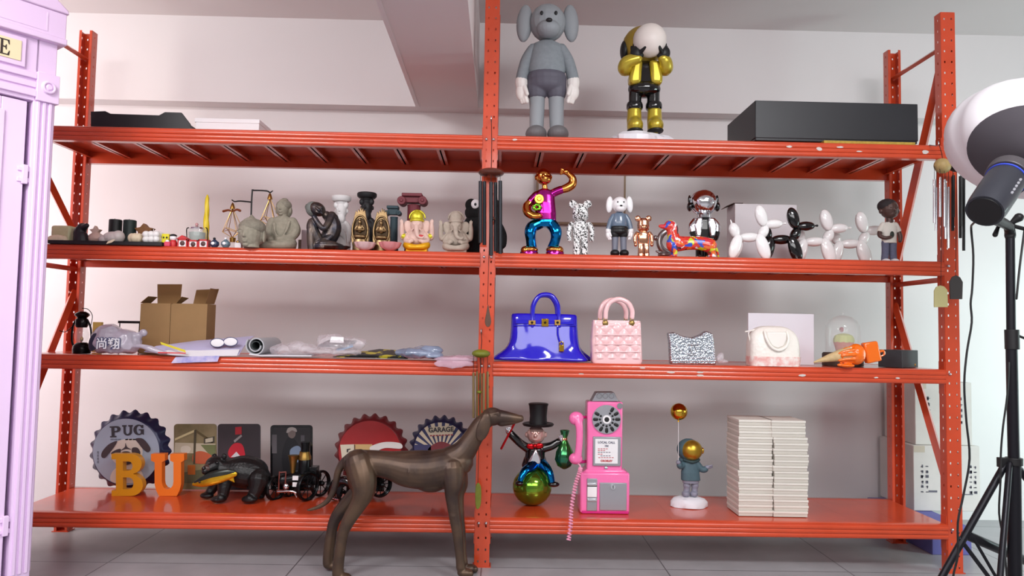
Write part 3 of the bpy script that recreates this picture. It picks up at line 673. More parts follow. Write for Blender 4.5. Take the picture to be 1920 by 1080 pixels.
# ionic column candle holders
def column(lb, cx, yt, w, mt, Y=.24):
    t = T('column_holder', lb, 'candle holder', cx, Y, Z2, 'column candle holders'); m = MB(); r = w
    t.l(m, cx, [(r * 1.25, None), (r * 1.25, 462), (r, 458), (r * .9, yt + 24), (r, yt + 20)], n=36, wob=lambda a, i: 1 + (.04 * math.cos(12 * a) if 1 < i < 4 else 0)); t.mk(m, 'shaft', mt)
    m = MB(); t.b(m, cx - r * 1.45, yt, cx + r * 1.45, yt + 5, -r * 1.3, r * 1.3); t.b(m, cx - r * 1.3, yt + 4, cx + r * 1.3, yt + 16, -r * .8, r * .8)
    for s in (-1, 1):
        q = t.p(cx + s * r * 1.5, yt + 13)
        for rad in (r * .62,): m.tube([(q.x, -r * 1.2 * t.s, q.z), (q.x, r * 1.2 * t.s, q.z)], [rad * t.s] * 2, 18, 1, False)
        m.tube([(q.x, -r * 1.35 * t.s, q.z), (q.x, -r * 1.1 * t.s, q.z)], [rad * .4 * t.s] * 2, 12, 1, False)
    t.mk(m, 'capital', mt, bevel=1)
column('dark teal column candle holder', 737, 387, 7.5, mat('teal_plaster', (44, 66, 74), .6))
column('taller maroon column candle holder', 774, 365, 13, mat('maroon_plaster', (112, 46, 56), .6))
# lotus candle cups
for cx, lb, c, w in ((684, 'pale pink lotus candle cup', (216, 178, 178), 19), (731, 'deeper pink lotus candle cup', (216, 138, 140), 20)):
    t = T('lotus_cup', lb + ' at the shelf edge', 'candle holder', cx, .02, Z2, 'lotus candle cups'); m = MB()
    t.l(m, cx, [(6, None), (w * .8, 464), (w, 455), (w * .92, 456), (w * .7, 464), (1, 466)], n=48, wob=lambda a, i: 1 + (.12 * abs(math.sin(4 * a)) if 0 < i < 4 else 0)); t.mk(m, 'petals', mat('lotus_%d' % cx, c, .3, coat=.3))
    m = MB(); t.e(m, cx, 461, 6, 4, 6); t.mk(m, 'cup', WAXC)
# elephant-headed seated figures
def ganesha(label, cx, yt, ms, mt, mh, k=1.0):
    t = T('elephant_deity', label, 'statue', cx, .07, Z2, 'seated elephant deities'); y = yt
    m = MB(); E = lambda x, yy, rx, ry, rd, d=0, rot=0: t.e(m, cx + x, y + yy, rx, ry, rd, d, rot)
    E(0, 53, 19, 14, 14, -2); E(0, 44, 17, 12, 12)
    for s in (-1, 1):
        t.t(m, [(cx + s * 14, y + 44, 2, 6), (cx + s * 25, y + 52, 0, 5.5), (cx + s * 28, y + 44, -2, 4.6), (cx + s * 28, y + 33, -4, 4.5), (cx + s * 28, y + 26, -4, 3)], 10)
        E(s * 28, 29, 3.6, 6, 3, -5)
        for q in range(3): t.t(m, [(cx + s * 28 + (q - 1) * 2, y + 25, -5, 1.3), (cx + s * 28.5 + (q - 1) * 2.2, y + 18 + abs(q - 1) * 2, -5, 1.1)], 6)
        t.t(m, [(cx + s * 13, y + 46, -2, 5.5), (cx + s * 20, y + 58, -8, 5), (cx + s * 12, y + 61, -16, 4)], 10); E(s * 9, 59, 5, 4, 4, -16)
    arms = t.mk(m, 'torso', ms, remesh=.75, smooth=2)
    m = MB(); t.e(m, cx, y + 29, 12, 13, 11, -3); t.t(m, [(cx, y + 32, -11, 5.5), (cx + 1, y + 42, -17, 4.5), (cx + 3, y + 50, -18, 3.8), (cx + 10, y + 54, -19, 3), (cx + 14, y + 52, -19, 2.4)], 10)
    for s in (-1, 1):
        t.e(m, cx + s * 16, y + 31, 10, 12, 2.6, 0, rot=s * 18); t.e(m, cx + s * 5.5, y + 28, 2, 1.6, 1.5, -13); t.t(m, [(cx + s * 6, y + 36, -11, 1.8), (cx + s * 9, y + 41, -15, 1)], 6)
    t.mk(m, 'elephant_head', ms, remesh=.7, smooth=2)
    m = MB(); t.e(m, cx, y + 13, 12, 12, 9, 0); t.l(m, cx, [(13, y + 22), (14, y + 19), (12, y + 16)], n=20); t.e(m, cx, y + 3, 5, 4, 4)
    q = [(cx + 14.5 * math.cos(a), y + 14 - 14 * math.sin(a), 5, 1.8) for a in [i * PI / 8 for i in range(9)]]; t.t(m, q, 8, 2); t.mk(m, 'crown', mh, remesh=.7, smooth=1)
    m = MB()
    for s in (-1, 1):
        t.t(m, [(cx + s * 6, y + 66, 2, 9), (cx + s * 18, y + 66, -6, 8), (cx + s * 12, y + 70, -16, 6), (cx - s * 2, y + 71, -17, 4.5)], 12)
    t.b(m, cx - 20, y + 70, cx + 20, None, -14, 12); t.mk(m, 'trousers', mt, remesh=.8, smooth=3)
    if mt is not ms:
        for s in (-1, 1):
            m = MB(); t.t(m, [(cx + s * 25, y + 50, -1, 6), (cx + s * 25.5, y + 49, -1, 6)], 10, 1); t.mk(m, 'bangle', mh)
        m = MB(); t.e(m, cx + 9, y + 51, 6, 2.4, 2, -20); t.mk(m, 'sash', REDT)
GAN = mat('pale_pink_skin', (218, 184, 172), .5, var=.08, scale=30)
ganesha('pink elephant deity with gold crown and yellow trousers', 782, 394, GAN, mat('yellow_gold_paint', (226, 166, 22), .35, .3), mat('lime_gold_paint', (206, 196, 52), .3, .4))
SND = mat('beige_sandstone', (178, 164, 150), .85, var=.15, scale=50, bump=.3)
ganesha('beige sandstone elephant deity by the centre post', 855, 396, SND, SND, SND)
# black plush figure behind the centre post
t = T('plush_figure', 'black fluffy plush figure standing behind the centre post', 'plush toy', 905, .24, Z2)
FUR = mat('black_fur', (14, 14, 16), .9, bump=1.0, scale=140)
m = MB(); t.l(m, 906, [(38, None), (36, 455), (30, 425), (24, 408), (14, 402)], n=24, sy=.7); t.e(m, 905, 420, 30, 30, 22)
for s in (-1, 1): t.t(m, [(905 + s * 22, 415, 0, 11), (905 + s * 34, 440, -4, 11), (905 + s * 35, 458, -6, 10)], 12); t.e(m, 905 + s * 18, None, 15, 10, 18, -8)
t.mk(m, 'body', FUR, remesh=1.2, smooth=4)
m = MB(); t.e(m, 905, 399, 34, 22, 24); t.e(m, 884, 385, 12, 12, 12, -4); t.e(m, 926, 385, 12, 12, 12, -4); t.mk(m, 'head', FUR, remesh=1.2, smooth=4)
for s in (-1, 1):
    m = MB(); t.e(m, 905 + s * 13, 386, 8, 9, 4, -20); q = t.mk(m, 'eye', WHITE)
    m = MB(); t.e(m, 905 + s * 13, 387, 2.5, 3, 2, -23); t.mk(m, 'pupil', BLACK, parent=q)
# ================================================================ second shelf, right bay
MAG = mat('magenta_chrome', (190, 46, 150), .15, 1); BLUC = mat('blue_chrome', (22, 122, 190), .13, 1); COP = mat('copper_gold_chrome', (214, 136, 66), .13, 1)
ROSE = mat('rose_gold_chrome', (226, 166, 132), .12, 1); LIME = mat('green_chrome', (120, 190, 50), .14, 1)
t = T('dancing_figure', 'shiny metallic dancing figure in magenta shirt and blue trousers with raised arm', 'figurine', 1021, .09, Z2)
m = MB(); t.e(m, 1019, 331, 14.5, 16, 14); t.e(m, 1021, 337, 13, 10, 13, -3); t.t(m, [(1021, 346, 0, 5), (1022, 358, 0, 6)], 10); t.e(m, 1005, 333, 2.5, 5, 4); t.e(m, 1033, 333, 2.5, 5, 4); t.e(m, 1018, 333, 3, 3.5, 4, -15); t.mk(m, 'head', COP, remesh=.8, smooth=2)
m = MB(); t.loft(m, [(414, 1024, 19, 13), (400, 1023, 20, 14), (380, 1021, 20, 13), (366, 1020, 20, 11), (358, 1021, 14, 9), (354, 1021, 6, 6)], ex=2.4)
t.t(m, [(1034, 364, 0, 8), (1044, 359, 0, 8), (1052, 356, 0, 8)], 12); t.t(m, [(1006, 366, 0, 8), (998, 374, 0, 8), (995, 378, 0, 8)], 12); t.mk(m, 'shirt', MAG, remesh=.9, smooth=4)
m = MB(); t.t(m, [(1052, 356, 0, 7), (1064, 352, 0, 8.5), (1073, 345, 0, 8.5), (1073, 334, -1, 7), (1065, 326, -2, 5)], 14); t.e(m, 1061, 323, 6, 6, 6, -3)
for q in range(4): t.t(m, [(1059, 322, -3, 2.6), (1053 - q * .5, 318 + q * 2.8, -4 + q, 2.2)], 6, 1)
t.mk(m, 'raised_arm', COP, remesh=.7, smooth=2)
m = MB(); t.t(m, [(996, 377, 0, 7), (988, 388, -2, 8.5), (990, 400, -8, 8.5), (1000, 407, -14, 7), (1010, 407, -17, 5.5)], 14); t.mk(m, 'bent_arm', COP, remesh=.8, smooth=2)
m = MB(); q = t.p(1010, 376, -16); m.tube([(q.x, q.y - .008, q.z), (q.x, q.y + .008, q.z)], [.022, .022], 20, 1, False); m.tube([(q.x, q.y - .012, q.z), (q.x, q.y, q.z)], [.010, .014], 16, 1, False); t.mk(m, 'gold_disc', GOLD, bevel=1)
m = MB()
for a in range(7): t.e(m, 1006 + 6 * math.cos(a * .9), 391 + 4.5 * math.sin(a * .9), 3.5, 3, 3, -16)
t.mk(m, 'green_leaves', LIME, remesh=.7, smooth=1)
m = MB(); t.loft(m, [(426, 1022, 18, 11), (418, 1023, 20, 13), (412, 1024, 19, 13)], ex=2.4)
for kx, fx, sx in ((994, 997, -1), (1042, 1036, 1)): t.t(m, [(1022 + sx * 9, 418, 0, 11), (kx + sx * -4, 426, -4, 11.5), (kx, 437, -8, 11), (kx + sx * -1, 450, -4, 9.5), (fx, 465, 0, 10)], 14)
t.mk(m, 'trousers', BLUC, remesh=.9, smooth=4)
for fx, sx in ((994, -1), (1038, 1)):
    m = MB(); t.e(m, fx, 469, 15, 8, 14, -4); t.e(m, fx + sx * 9, 470, 9, 8, 9, -10); t.mk(m, 'shoe', COP, remesh=.9, smooth=3)
    m = MB(); t.l(m, fx + sx * 2, [(17, None), (17, 474), (16, 472)], d=-5, n=24, sy=.9); t.mk(m, 'sole', MAG)
# toy bears
def bear(t, cx, yt, mt, lean=0):
    k = (t.by - yt) / 108.0
    X = lambda x: cx + x * k
    V = lambda y: yt + y * k
    m = MB(); t.loft(m, [(V(41), X(0), 10 * k, 9 * k), (V(37), X(0), 15 * k, 14 * k), (V(26), X(0), 15.5 * k, 14.5 * k), (V(14), X(0), 14 * k, 13 * k), (V(8), X(0), 9 * k, 9 * k), (V(6.5), X(0), 3 * k, 3 * k)], ex=2.6)
    t.e(m, X(0), V(32), 9 * k, 6.5 * k, 6 * k, -12 * k); hd = t.mk(m, 'head', mt, remesh=.9 * k, smooth=4)
    m = MB(); t.e(m, X(0), V(29), 3.2 * k, 2 * k, 2 * k, -18 * k); t.mk(m, 'nose', mt, parent=hd)
    for s in (-1, 1):
        m = MB(); t.e(m, X(s * 14), V(8), 8 * k, 8 * k, 3.5 * k); t.mk(m, 'ear', mt, parent=hd)
        m = MB(); t.t(m, [(X(s * 17), V(46), 0, 4.5 * k), (X(s * 21), V(54), -2 * k, 5 * k), (X(s * 22), V(68), -4 * k, 4.4 * k), (X(s * 21), V(75), -7 * k, 4 * k)], 12); t.e(m, X(s * 21), V(77), 4.6 * k, 5 * k, 5 * k, -7 * k); t.mk(m, 'arm', mt, remesh=.8 * k, smooth=2)
        m = MB(); t.loft(m, [(None, X(s * 7.5), 7 * k, 12 * k), (V(100), X(s * 7.5), 7 * k, 12 * k), (V(96), X(s * 7.5), 6.8 * k, 9 * k), (V(74), X(s * 7.2), 6.6 * k, 8 * k)], ex=4, n=24, d=-2); t.mk(m, 'leg', mt, bevel=.5)
    m = MB(); t.loft(m, [(V(76), X(0), 13 * k, 8 * k), (V(70), X(0), 15 * k, 10 * k), (V(55), X(0), 15 * k, 10 * k), (V(44), X(0), 13 * k, 9 * k), (V(40), X(0), 8 * k, 7 * k)], ex=3.2); t.mk(m, 'torso', mt)
t = T('toy_bear', 'white toy bear covered in black print', 'toy bear', 1088, .08, Z2, 'toy bears')
def print_mat():
    m = bpy.data.materials.new('black_on_white_print'); m.use_nodes = True; N = m.node_tree.nodes; L = m.node_tree.links; b = N['Principled BSDF']
    tc = N.new('ShaderNodeTexCoord'); mp = N.new('ShaderNodeMapping'); mp.inputs['Rotation'].default_value = (.3, .5, .4)
    vo = N.new('ShaderNodeTexVoronoi'); vo.inputs['Scale'].default_value = 38; br = N.new('ShaderNodeTexWave'); br.inputs['Scale'].default_value = 16; br.inputs['Distortion'].default_value = 9; br.inputs['Detail'].default_value = 2; br.inputs['Detail Scale'].default_value = 6
    r = N.new('ShaderNodeValToRGB'); r.color_ramp.interpolation = 'CONSTANT'; r.color_ramp.elements[0].color = (.012, .012, .012, 1); r.color_ramp.elements[1].position = .3; r.color_ramp.elements[1].color = (.78, .78, .78, 1)
    L.new(tc.outputs['Object'], mp.inputs['Vector']); L.new(mp.outputs[0], br.inputs['Vector']); L.new(br.outputs['Fac'], r.inputs['Fac']); L.new(r.outputs['Color'], b.inputs['Base Color']); b.inputs['Roughness'].default_value = .2; return m
bear(t, 1088, 375, print_mat())
t = T('toy_figure', 'small glossy white-headed toy figure with blue jumper and black shorts', 'toy figure', 1161, .08, Z2)
doll(t, 1161, 367, t.by, WHITEG, mat('blue_grey_gloss', (98, 114, 134), .25, coat=.4), BLACK, mat('grey_gloss', (112, 116, 130), .3), WHITEG, BLACK)
t = T('toy_bear', 'small rose gold chrome toy bear', 'toy bear', 1206, .06, Z2, 'toy bears')
bear(t, 1206, 404, ROSE)
# silver snail-like arch
t = T('arch_ornament', 'small silver curled arch ornament beside the dachshund', 'ornament', 1248, .15, Z2)
SAT = mat('satin_silver', (176, 172, 172), .3, .9)
m = MB(); t.t(m, [(1262, 432, 0, 4), (1250, 433, 0, 5.5), (1240, 441, 0, 6), (1236, 455, 0, 6), (1242, 468, 0, 6), (1254, 474, 0, 5)], 14); t.e(m, 1247, 478, 14, 5, 12); t.t(m, [(1238, 474, 0, 3), (1231, 471, 0, 2)], 8); t.e(m, 1229, 446, 5, 5, 5); t.t(m, [(1233, 447, 0, 2), (1237, 448, 0, 2)], 8, 1); t.mk(m, 'arch', SAT, remesh=.7, smooth=2)
# painted dachshund
def paint_mat():
    m = bpy.data.materials.new('splashed_paint'); m.use_nodes = True; N = m.node_tree.nodes; L = m.node_tree.links; b = N['Principled BSDF']
    tc = N.new('ShaderNodeTexCoord'); nz = N.new('ShaderNodeTexNoise'); nz.inputs['Scale'].default_value = 14; ad = N.new('ShaderNodeMix'); ad.data_type = 'RGBA'; ad.blend_type = 'ADD'; ad.inputs[0].default_value = .12
    vo = N.new('ShaderNodeTexVoronoi'); vo.inputs['Scale'].default_value = 42; sp = N.new('ShaderNodeSeparateColor'); r = N.new('ShaderNodeValToRGB'); r.color_ramp.interpolation = 'CONSTANT'
    cols = [(.0, (206, 52, 40)), (.26, (226, 110, 40)), (.38, (206, 46, 58)), (.5, (226, 226, 226)), (.58, (50, 80, 190)), (.68, (196, 206, 40)), (.78, (80, 40, 50)), (.85, (214, 60, 46))]
    r.color_ramp.elements[0].color = (*srgb(cols[0][1]), 1); r.color_ramp.elements[1].position = cols[1][0]; r.color_ramp.elements[1].color = (*srgb(cols[1][1]), 1)
    for p, c in cols[2:]:
        e = r.color_ramp.elements.new(p); e.color = (*srgb(c), 1)
    L.new(tc.outputs['Object'], ad.inputs[6]); L.new(tc.outputs['Object'], nz.inputs['Vector']); L.new(nz.outputs['Color'], ad.inputs[7]); L.new(ad.outputs[2], vo.inputs['Vector'])
    L.new(vo.outputs['Color'], sp.inputs[0]); L.new(sp.outputs[0], r.inputs['Fac']); L.new(r.outputs['Color'], b.inputs['Base Color']); b.inputs['Roughness'].default_value = .15; b.inputs['Coat Weight'].default_value = .6; return m
PAINT = paint_mat()
t = T('dachshund_statue', 'glossy dachshund statue splashed with red, green and blue paint', 'statue', 1292, .03, Z2)
m = MB(); t.t(m, [(1270, 457, 0, 15), (1290, 456, 0, 13), (1312, 456, 0, 13), (1330, 460, 0, 14)], 14); t.e(m, 1262, 458, 13, 15, 12)
t.t(m, [(1264, 450, 0, 13), (1261, 437, 0, 10.5), (1258, 428, 0, 9)], 12); t.e(m, 1257, 424, 12, 11.5, 10); t.t(m, [(1256, 424, 0, 7), (1246, 425, 0, 5), (1238, 424, 0, 3.4)], 12)
for s in (-1, 1):
    t.t(m, [(1262, 462, s * 8, 6), (1264, 474, s * 9, 4.5), (1263, None, s * 9, 4.2)], 10); t.e(m, 1261, 481, 7, 3, 4.5, s * 9)
    t.t(m, [(1332, 462, s * 8, 8), (1334, 473, s * 9, 5), (1336, None, s * 9, 4.2)], 10); t.e(m, 1333, 481, 8, 3, 4.5, s * 9)
t.t(m, [(1338, 460, 0, 4), (1344, 470, 0, 3), (1347, 481, 0, 1.8)], 8); t.mk(m, 'body', PAINT, remesh=.8, smooth=3)
for s in (-1, 1):
    m = MB(); t.e(m, 1264, 430, 5.5, 11, 2, s * 9, rot=-10); t.mk(m, 'ear', PAINT)
# chrome astronaut
t = T('astronaut_statue', 'silver chrome astronaut statue standing behind the painted dachshund', 'statue', 1320, .16, Z2)
m = MB(); t.e(m, 1320, 379, 24, 23, 24); hd = t.mk(m, 'helmet', SILVER)
m = MB(); q = [(1320 + 24.5 * math.cos(a), 380 + 22.5 * math.sin(a), 4, 1.8) for a in [i * PI / 12 for i in range(25)]]; t.t(m, q, 8, 1, False); t.mk(m, 'visor_rim', SILVER, parent=hd)
for s in (-1, 1):
    m = MB(); t.e(m, 1320 + s * 26, 387, 5, 9, 9, 4); t.e(m, 1320 + s * 26, 374, 3, 9, 4, 5); t.mk(m, 'earphone', BLACKG, parent=hd)
m = MB(); t.l(m, 1320, [(13, 409), (14, 404), (9, 400), (8, 397)], n=20); t.mk(m, 'collar', SILVER)
m = MB(); t.loft(m, [(448, 1320, 17, 10), (430, 1320, 18, 11), (414, 1320, 17, 10), (406, 1320, 9, 7)], ex=2.6)
for s in (-1, 1): t.t(m, [(1320 + s * 8, 446, 0, 8), (1320 + s * 8, None, 0, 8)], 12)
t.mk(m, 'suit', BLACKG, remesh=.9, smooth=3)
for s in (-1, 1):
    m = MB(); t.pr(m, [(1320 + s * 5, 409), (1320 + s * 16, 410), (1320 + s * 21, 424), (1320 + s * 18, 444), (1320 + s * 8, 446)], -13, 4); t.mk(m, 'jacket_panel', SILVER, bevel=3)
    m = MB(); t.t(m, [(1320 + s * 17, 414, 0, 6), (1320 + s * 23, 424, -2, 7), (1320 + s * 23, 436, -4, 6)], 12); t.mk(m, 'sleeve', SILVER)
    m = MB(); t.t(m, [(1320 + s * 23, 436, -4, 6), (1320 + s * 19, 447, -10, 5.5), (1320 + s * 12, 450, -16, 5)], 12); t.mk(m, 'glove', BLACKG)
    m = MB(); t.e(m, 1320 + s * 9, None, 10, 9, 14, -5); t.mk(m, 'boot', SILVER)
# carton behind the balloon dogs
t = T('white_carton', 'white carton with raised flap behind the balloon dogs', 'box', 1435, .37, Z2)
m = MB(); t.b(m, 1378, 384, 1494, None, 0, 50); t.mk(m, 'carton_body', mat('carton_white', (212, 208, 212), .75), bevel=.5)
m = MB(); t.patch(m, [(1364, 386, 2), (1376, 381, 2), (1394, 381, 2)], [(1366, 386, 46), (1378, 381, 46), (1394, 381, 46)], 1); t.mk(m, 'flap', mat('carton_flap', (80, 62, 54), .8))
# balloon dogs
def balloon_dog(mt, label, Y, x0):
    t = T('balloon_dog', label, 'balloon dog', x0, Y, Z2, 'balloon dog ornaments'); dx = x0 - 1415; B = t.by - 487
    def E(nm, x, y, rx, ry, rot, d=0, r2=None):
        m = MB(); t.e(m, x + dx, y + B, rx, ry, r2 or min(rx, ry), d, rot, nu=20, nv=14); return t.mk(m, nm, mt)
    for s in (-1, 1):
        E('ear', 1427 + s * 2, 406, 11, 20, -16, s * 6, 7)
        E('front_leg', 1431 + s * 3, 465, 12, 26, -18, s * 7.5, 7); E('hind_leg', 1380 + s * 3.5, 464, 11, 24, 18, s * 7.5, 7)
    E('muzzle', 1450, 421, 18.5, 9, -4); E('neck', 1431, 436, 9.5, 14, 28); E('body', 1405, 446, 20, 9, -3)
    m = MB(); t.e(m, 1377 + dx, 433 + B, 10, 15, 9, 0, -18); t.t(m, [(1372 + dx, 421 + B, 0, 2), (1370 + dx, 414 + B, 0, 1.2)], 8, 1); t.mk(m, 'tail', mt)
    m = MB(); t.t(m, [(1464 + dx, 421 + B, 0, 2.2), (1469 + dx, 420 + B, 0, 1.4), (1472 + dx, 420 + B, 0, 2.4)], 8, 2); t.mk(m, 'nose_knot', mt)
    return t
WB = mat('white_balloon', (234, 232, 232), .12, coat=.6)
balloon_dog(WB, 'white balloon dog standing leftmost, in front of the white carton', .06, 1415)
balloon_dog(BLACKG, 'glossy black balloon dog', .135, 1475)
balloon_dog(WB, 'white balloon dog standing just right of the black one', .205, 1537)
balloon_dog(WB, 'white balloon dog next to the statue of a boy', .275, 1604)
# boy statue
t = T('boy_statue', 'statue of a dark-skinned boy in white t-shirt and jeans', 'statue', 1668, .10, Z2)
SK = mat('dark_bronze_skin', (84, 62, 56), .35, .2); TEE = mat('white_cotton', (222, 218, 208), .8); JEAN = mat('denim', (104, 108, 132), .8, var=.15, scale=120)
m = MB(); t.e(m, 1667, 392, 16, 18, 17); t.t(m, [(1668, 405, 0, 6), (1668, 418, 0, 7)], 10); t.e(m, 1669, 402, 11, 8, 11, -4); t.e(m, 1670, 396, 2.6, 3, 3, -16); t.e(m, 1670, 403, 4.5, 1.8, 2.5, -14)
for s in (-1, 1): t.e(m, 1669 + s * 6, 391, 3, 1.8, 2, -14.5); t.e(m, 1667 + s * 16, 396, 3, 5, 4)
t.mk(m, 'head', SK, remesh=.7, smooth=1)
m = MB(); t.e(m, 1665, 386, 17.5, 14, 18, 3); t.mk(m, 'hair', mat('short_black_hair', (44, 38, 40), .8, bump=.6, scale=160))
m = MB(); t.loft(m, [(456, 1667, 13, 9), (440, 1667, 13, 9), (424, 1667, 14, 8), (417, 1668, 9, 6)], ex=2.6)
for s in (-1, 1): t.t(m, [(1667 + s * 11, 422, 0, 6), (1667 + s * 17, 432, 0, 5.5)], 10)
t.mk(m, 't_shirt', TEE, remesh=.8, smooth=2)
m = MB(); t.t(m, [(1650, 431, 0, 4), (1648, 442, -3, 4), (1655, 447, -9, 3.4), (1664, 446, -11, 3)], 10); t.mk(m, 'arm', SK)
m = MB(); t.t(m, [(1684, 431, 0, 4), (1687, 444, -2, 4), (1686, 452, -3, 3.4)], 10); t.mk(m, 'arm', SK)
m = MB(); t.e(m, 1667, 441, 4, 6, 1.5, -11); t.mk(m, 'held_item', mat('dark_green', (40, 48, 40), .5))
for s in (-1, 1):
    m = MB(); t.t(m, [(1667 + s * 7, 455, 0, 7), (1667 + s * 7, 470, 0, 6.5), (1667 + s * 8, 486, 0, 6.5)], 12); t.mk(m, 'trouser_leg', JEAN)
    m = MB(); t.e(m, 1667 + s * 8, 490, 7, 5, 11, -4); t.mk(m, 'shoe', WHITE)

# ================================================================ third shelf, left bay
t = T('oil_lantern', 'black oil lantern with glass globe at the left end of the third shelf', 'lantern', 153, .08, Z3)
IRON = mat('black_iron', (30, 28, 28), .25, .8)
m = MB(); t.l(m, 153, [(15, None), (16, 655), (15, 648), (11, 644), (8, 642)], n=28); t.mk(m, 'oil_tank', IRON)
m = MB(); t.l(m, 153, [(9, 642), (12, 634), (13, 627), (10, 618), (8, 614)], n=24); t.mk(m, 'globe', GLASS)
m = MB(); t.e(m, 153, 636, 3, 5, 3); t.mk(m, 'burner', BRASS)
m = MB(); t.l(m, 153, [(9, 614), (11, 610), (11, 600), (8, 596), (13, 591), (12, 588), (6, 584)], n=24); t.mk(m, 'chimney', IRON)
for s in (-1, 1):
    m = MB(); t.t(m, [(153 + s * 13, 652, 0, 1.8), (153 + s * 18, 640, 0, 1.8), (153 + s * 17, 615, 0, 1.8), (153 + s * 11, 600, 0, 1.8)], 8); t.mk(m, 'side_tube', IRON)
m = MB(); t.t(m, [(136, 612, 0, .7), (125, 622, -4, .7), (115, 620, -6, .7)], 6); t.t(m, [(170, 612, 0, .7), (172, 592, 2, .7), (164, 580, 2, .7), (153, 578, 2, .7)], 6); t.mk(m, 'bail', IRON)
t = T('yellow_packet', 'yellow packet half hidden behind the printed bag', 'packet', 181, .26, Z3); m = MB(); t.b(m, 171, 604, 190, None, 0, 8); t.mk(m, 'packet_body', mat('packet_yellow', (206, 176, 92), .6), bevel=.8)
t = T('printed_bag', 'lumpy grey plastic bag printed with two white Chinese characters', 'bag', 215, .03, Z3 + .007)
PL = mat('milky_plastic', (186, 178, 192), .25, var=.25, scale=14, bump=.35, coat=.5)
m = MB(); t.e(m, 205, 638, 33, 31, 26); t.e(m, 232, 642, 30, 26, 25); t.t(m, [(250, 635, 0, 16), (262, 628, 0, 6), (268, 624, 0, 7)], 12); t.mk(m, 'bag_body', PL, remesh=1.2, smooth=5, crinkle=7)
m = MB(); t.e(m, 187, 641, 9, 17, 3, -21, rot=12); t.mk(m, 'dark_print', mat('print_navy', (40, 42, 62), .4))
PRN = mat('print_white', (226, 226, 232), .5); NAVY = mat('print_blue', (70, 74, 110), .5)
q = t.p(218, 645, -30); text('尚翔', .05, NAVY, t.o, q, (PI / 2 * 0, 0, .12), bold=.004, name='print_outline'); q = t.p(218, 645, -30.6); text('尚翔', .05, PRN, t.o, q, (0, 0, .12), bold=.0008, name='print_characters')
t = T('wire_frame_stand', 'black square metal frame between printed bag and cardboard box', 'stand', 240, .30, Z3)
m = MB(); t.b(m, 221, 602, 262, 606, 0, 4); t.b(m, 221, 602, 224, None, 0, 4); t.b(m, 258, 602, 262, None, 0, 4); t.mk(m, 'frame', BLACK, bevel=.4)
CARD = mat('brown_cardboard', (150, 118, 78), .85, var=.08, scale=12); CARDD = mat('cardboard_inside', (140, 106, 66), .9)
def carton(label, x0, x1, yt, Y, dep, flaps):
    t = T('cardboard_box', label, 'cardboard box', (x0 + x1) / 2, Y, Z3, 'open cardboard boxes'); m = MB()
    t.b(m, x0, yt, x1, None, 0, 1); t.b(m, x0, yt, x1, None, dep - 1, dep); t.b(m, x0, yt, x0 + 1, None, 0, dep); t.b(m, x1 - 1, yt, x1, None, 0, dep); a = t.p(x0, None); b = t.p(x1, None); m.box((a.x, 0, .0004), (b.x, dep * t.s, .003))
    t.mk(m, 'box_body', CARD)
    for A, B in flaps:
        m = MB(); t.patch(m, A, B, .9); t.mk(m, 'flap', CARDD)
carton('open brown cardboard box on the left with tall back flap', 263, 317, 569, .16, 42, [([(276, 568, 42), (320, 568, 42)], [(274, 531, 46), (322, 531, 46)]), ([(263, 568, 1), (263, 568, 41)], [(276, 556, 4), (277, 556, 40)]), ])
carton('open brown cardboard box on the right with two raised flaps', 320, 386, 570, .16, 42, [([(345, 569, 42), (386, 569, 42)], [(349, 542, 47), (393, 540, 47)]), ([(385, 569, 1), (385, 569, 41)], [(392, 541, 6), (392, 541, 46)]), ([(321, 569, 20), (322, 569, 38)], [(332, 556, 20), (338, 558, 38)])])
LAV = mat('sheet_lavender', (186, 182, 214), .5); SHW = mat('sheet_white', (222, 220, 226), .5); SHY = mat('sheet_yellow', (222, 208, 60), .6); GM = mat('mat_grey', (176, 178, 182), .7); GMD = mat('mat_backing', (58, 66, 66), .8)
t = T('printed_poster', 'lavender poster with two white discs lying beside the rolled mat', 'poster', 380, .0, Z3)
m = MB(); t.patch(m, [(268, 660, 4), (330, 667, -4), (400, 668, -5), (448, 666, 0)], [(292, 650, 50), (345, 640, 62), (400, 636, 70), (452, 631, 76)], .8, 4, bulge=5); t.mk(m, 'poster_sheet', LAV)
m = MB()
t.patch(m, [(300, 664, -6), (360, 668, -7), (446, 667, -4)], [(312, 657, 4), (370, 658, 8), (446, 656, 10)], .8, 2); t.mk(m, 'white_border', SHW)
for x, y in ((403, 643), (428, 641)):
    m = MB(); t.e(m, x, y, 14, 9, 1.2, 12); q = t.mk(m, 'disc_outline', NAVY); m = MB(); t.e(m, x, y, 12.5, 7.6, 1.4, 11.5); t.mk(m, 'disc_print', WHITE, parent=q)
t = T('yellow_card', 'narrow yellow card lying across the lavender poster', 'card', 325, -.03, Z3); m = MB(); t.patch(m, [(296, 642, 10), (348, 657, -2)], [(298, 646, 10), (349, 661, -2)], .8); t.mk(m, 'card_sheet', SHY)
t = T('twisted_wrap', 'twisted clear wrapper with red printing left of the lavender poster', 'wrapper', 282, -.02, Z3)
m = MB(); t.t(m, [(252, 650, 0, 2.5), (268, 649, -2, 4), (285, 655, -3, 6), (300, 660, -3, 5), (312, 662, -3, 3)], 10); t.mk(m, 'wrapper_body', PL, remesh=.8, crinkle=3)
m = MB(); t.patch(m, [(300, 662, -9), (352, 663, -9)], [(300, 660, -8), (352, 661.5, -8)], .5, 1); t.mk(m, 'red_print', REDT)
t = T('hanging_leaflet', 'purple and white leaflet hanging over the third shelf edge', 'leaflet', 366, -.016, Z3 - .034)
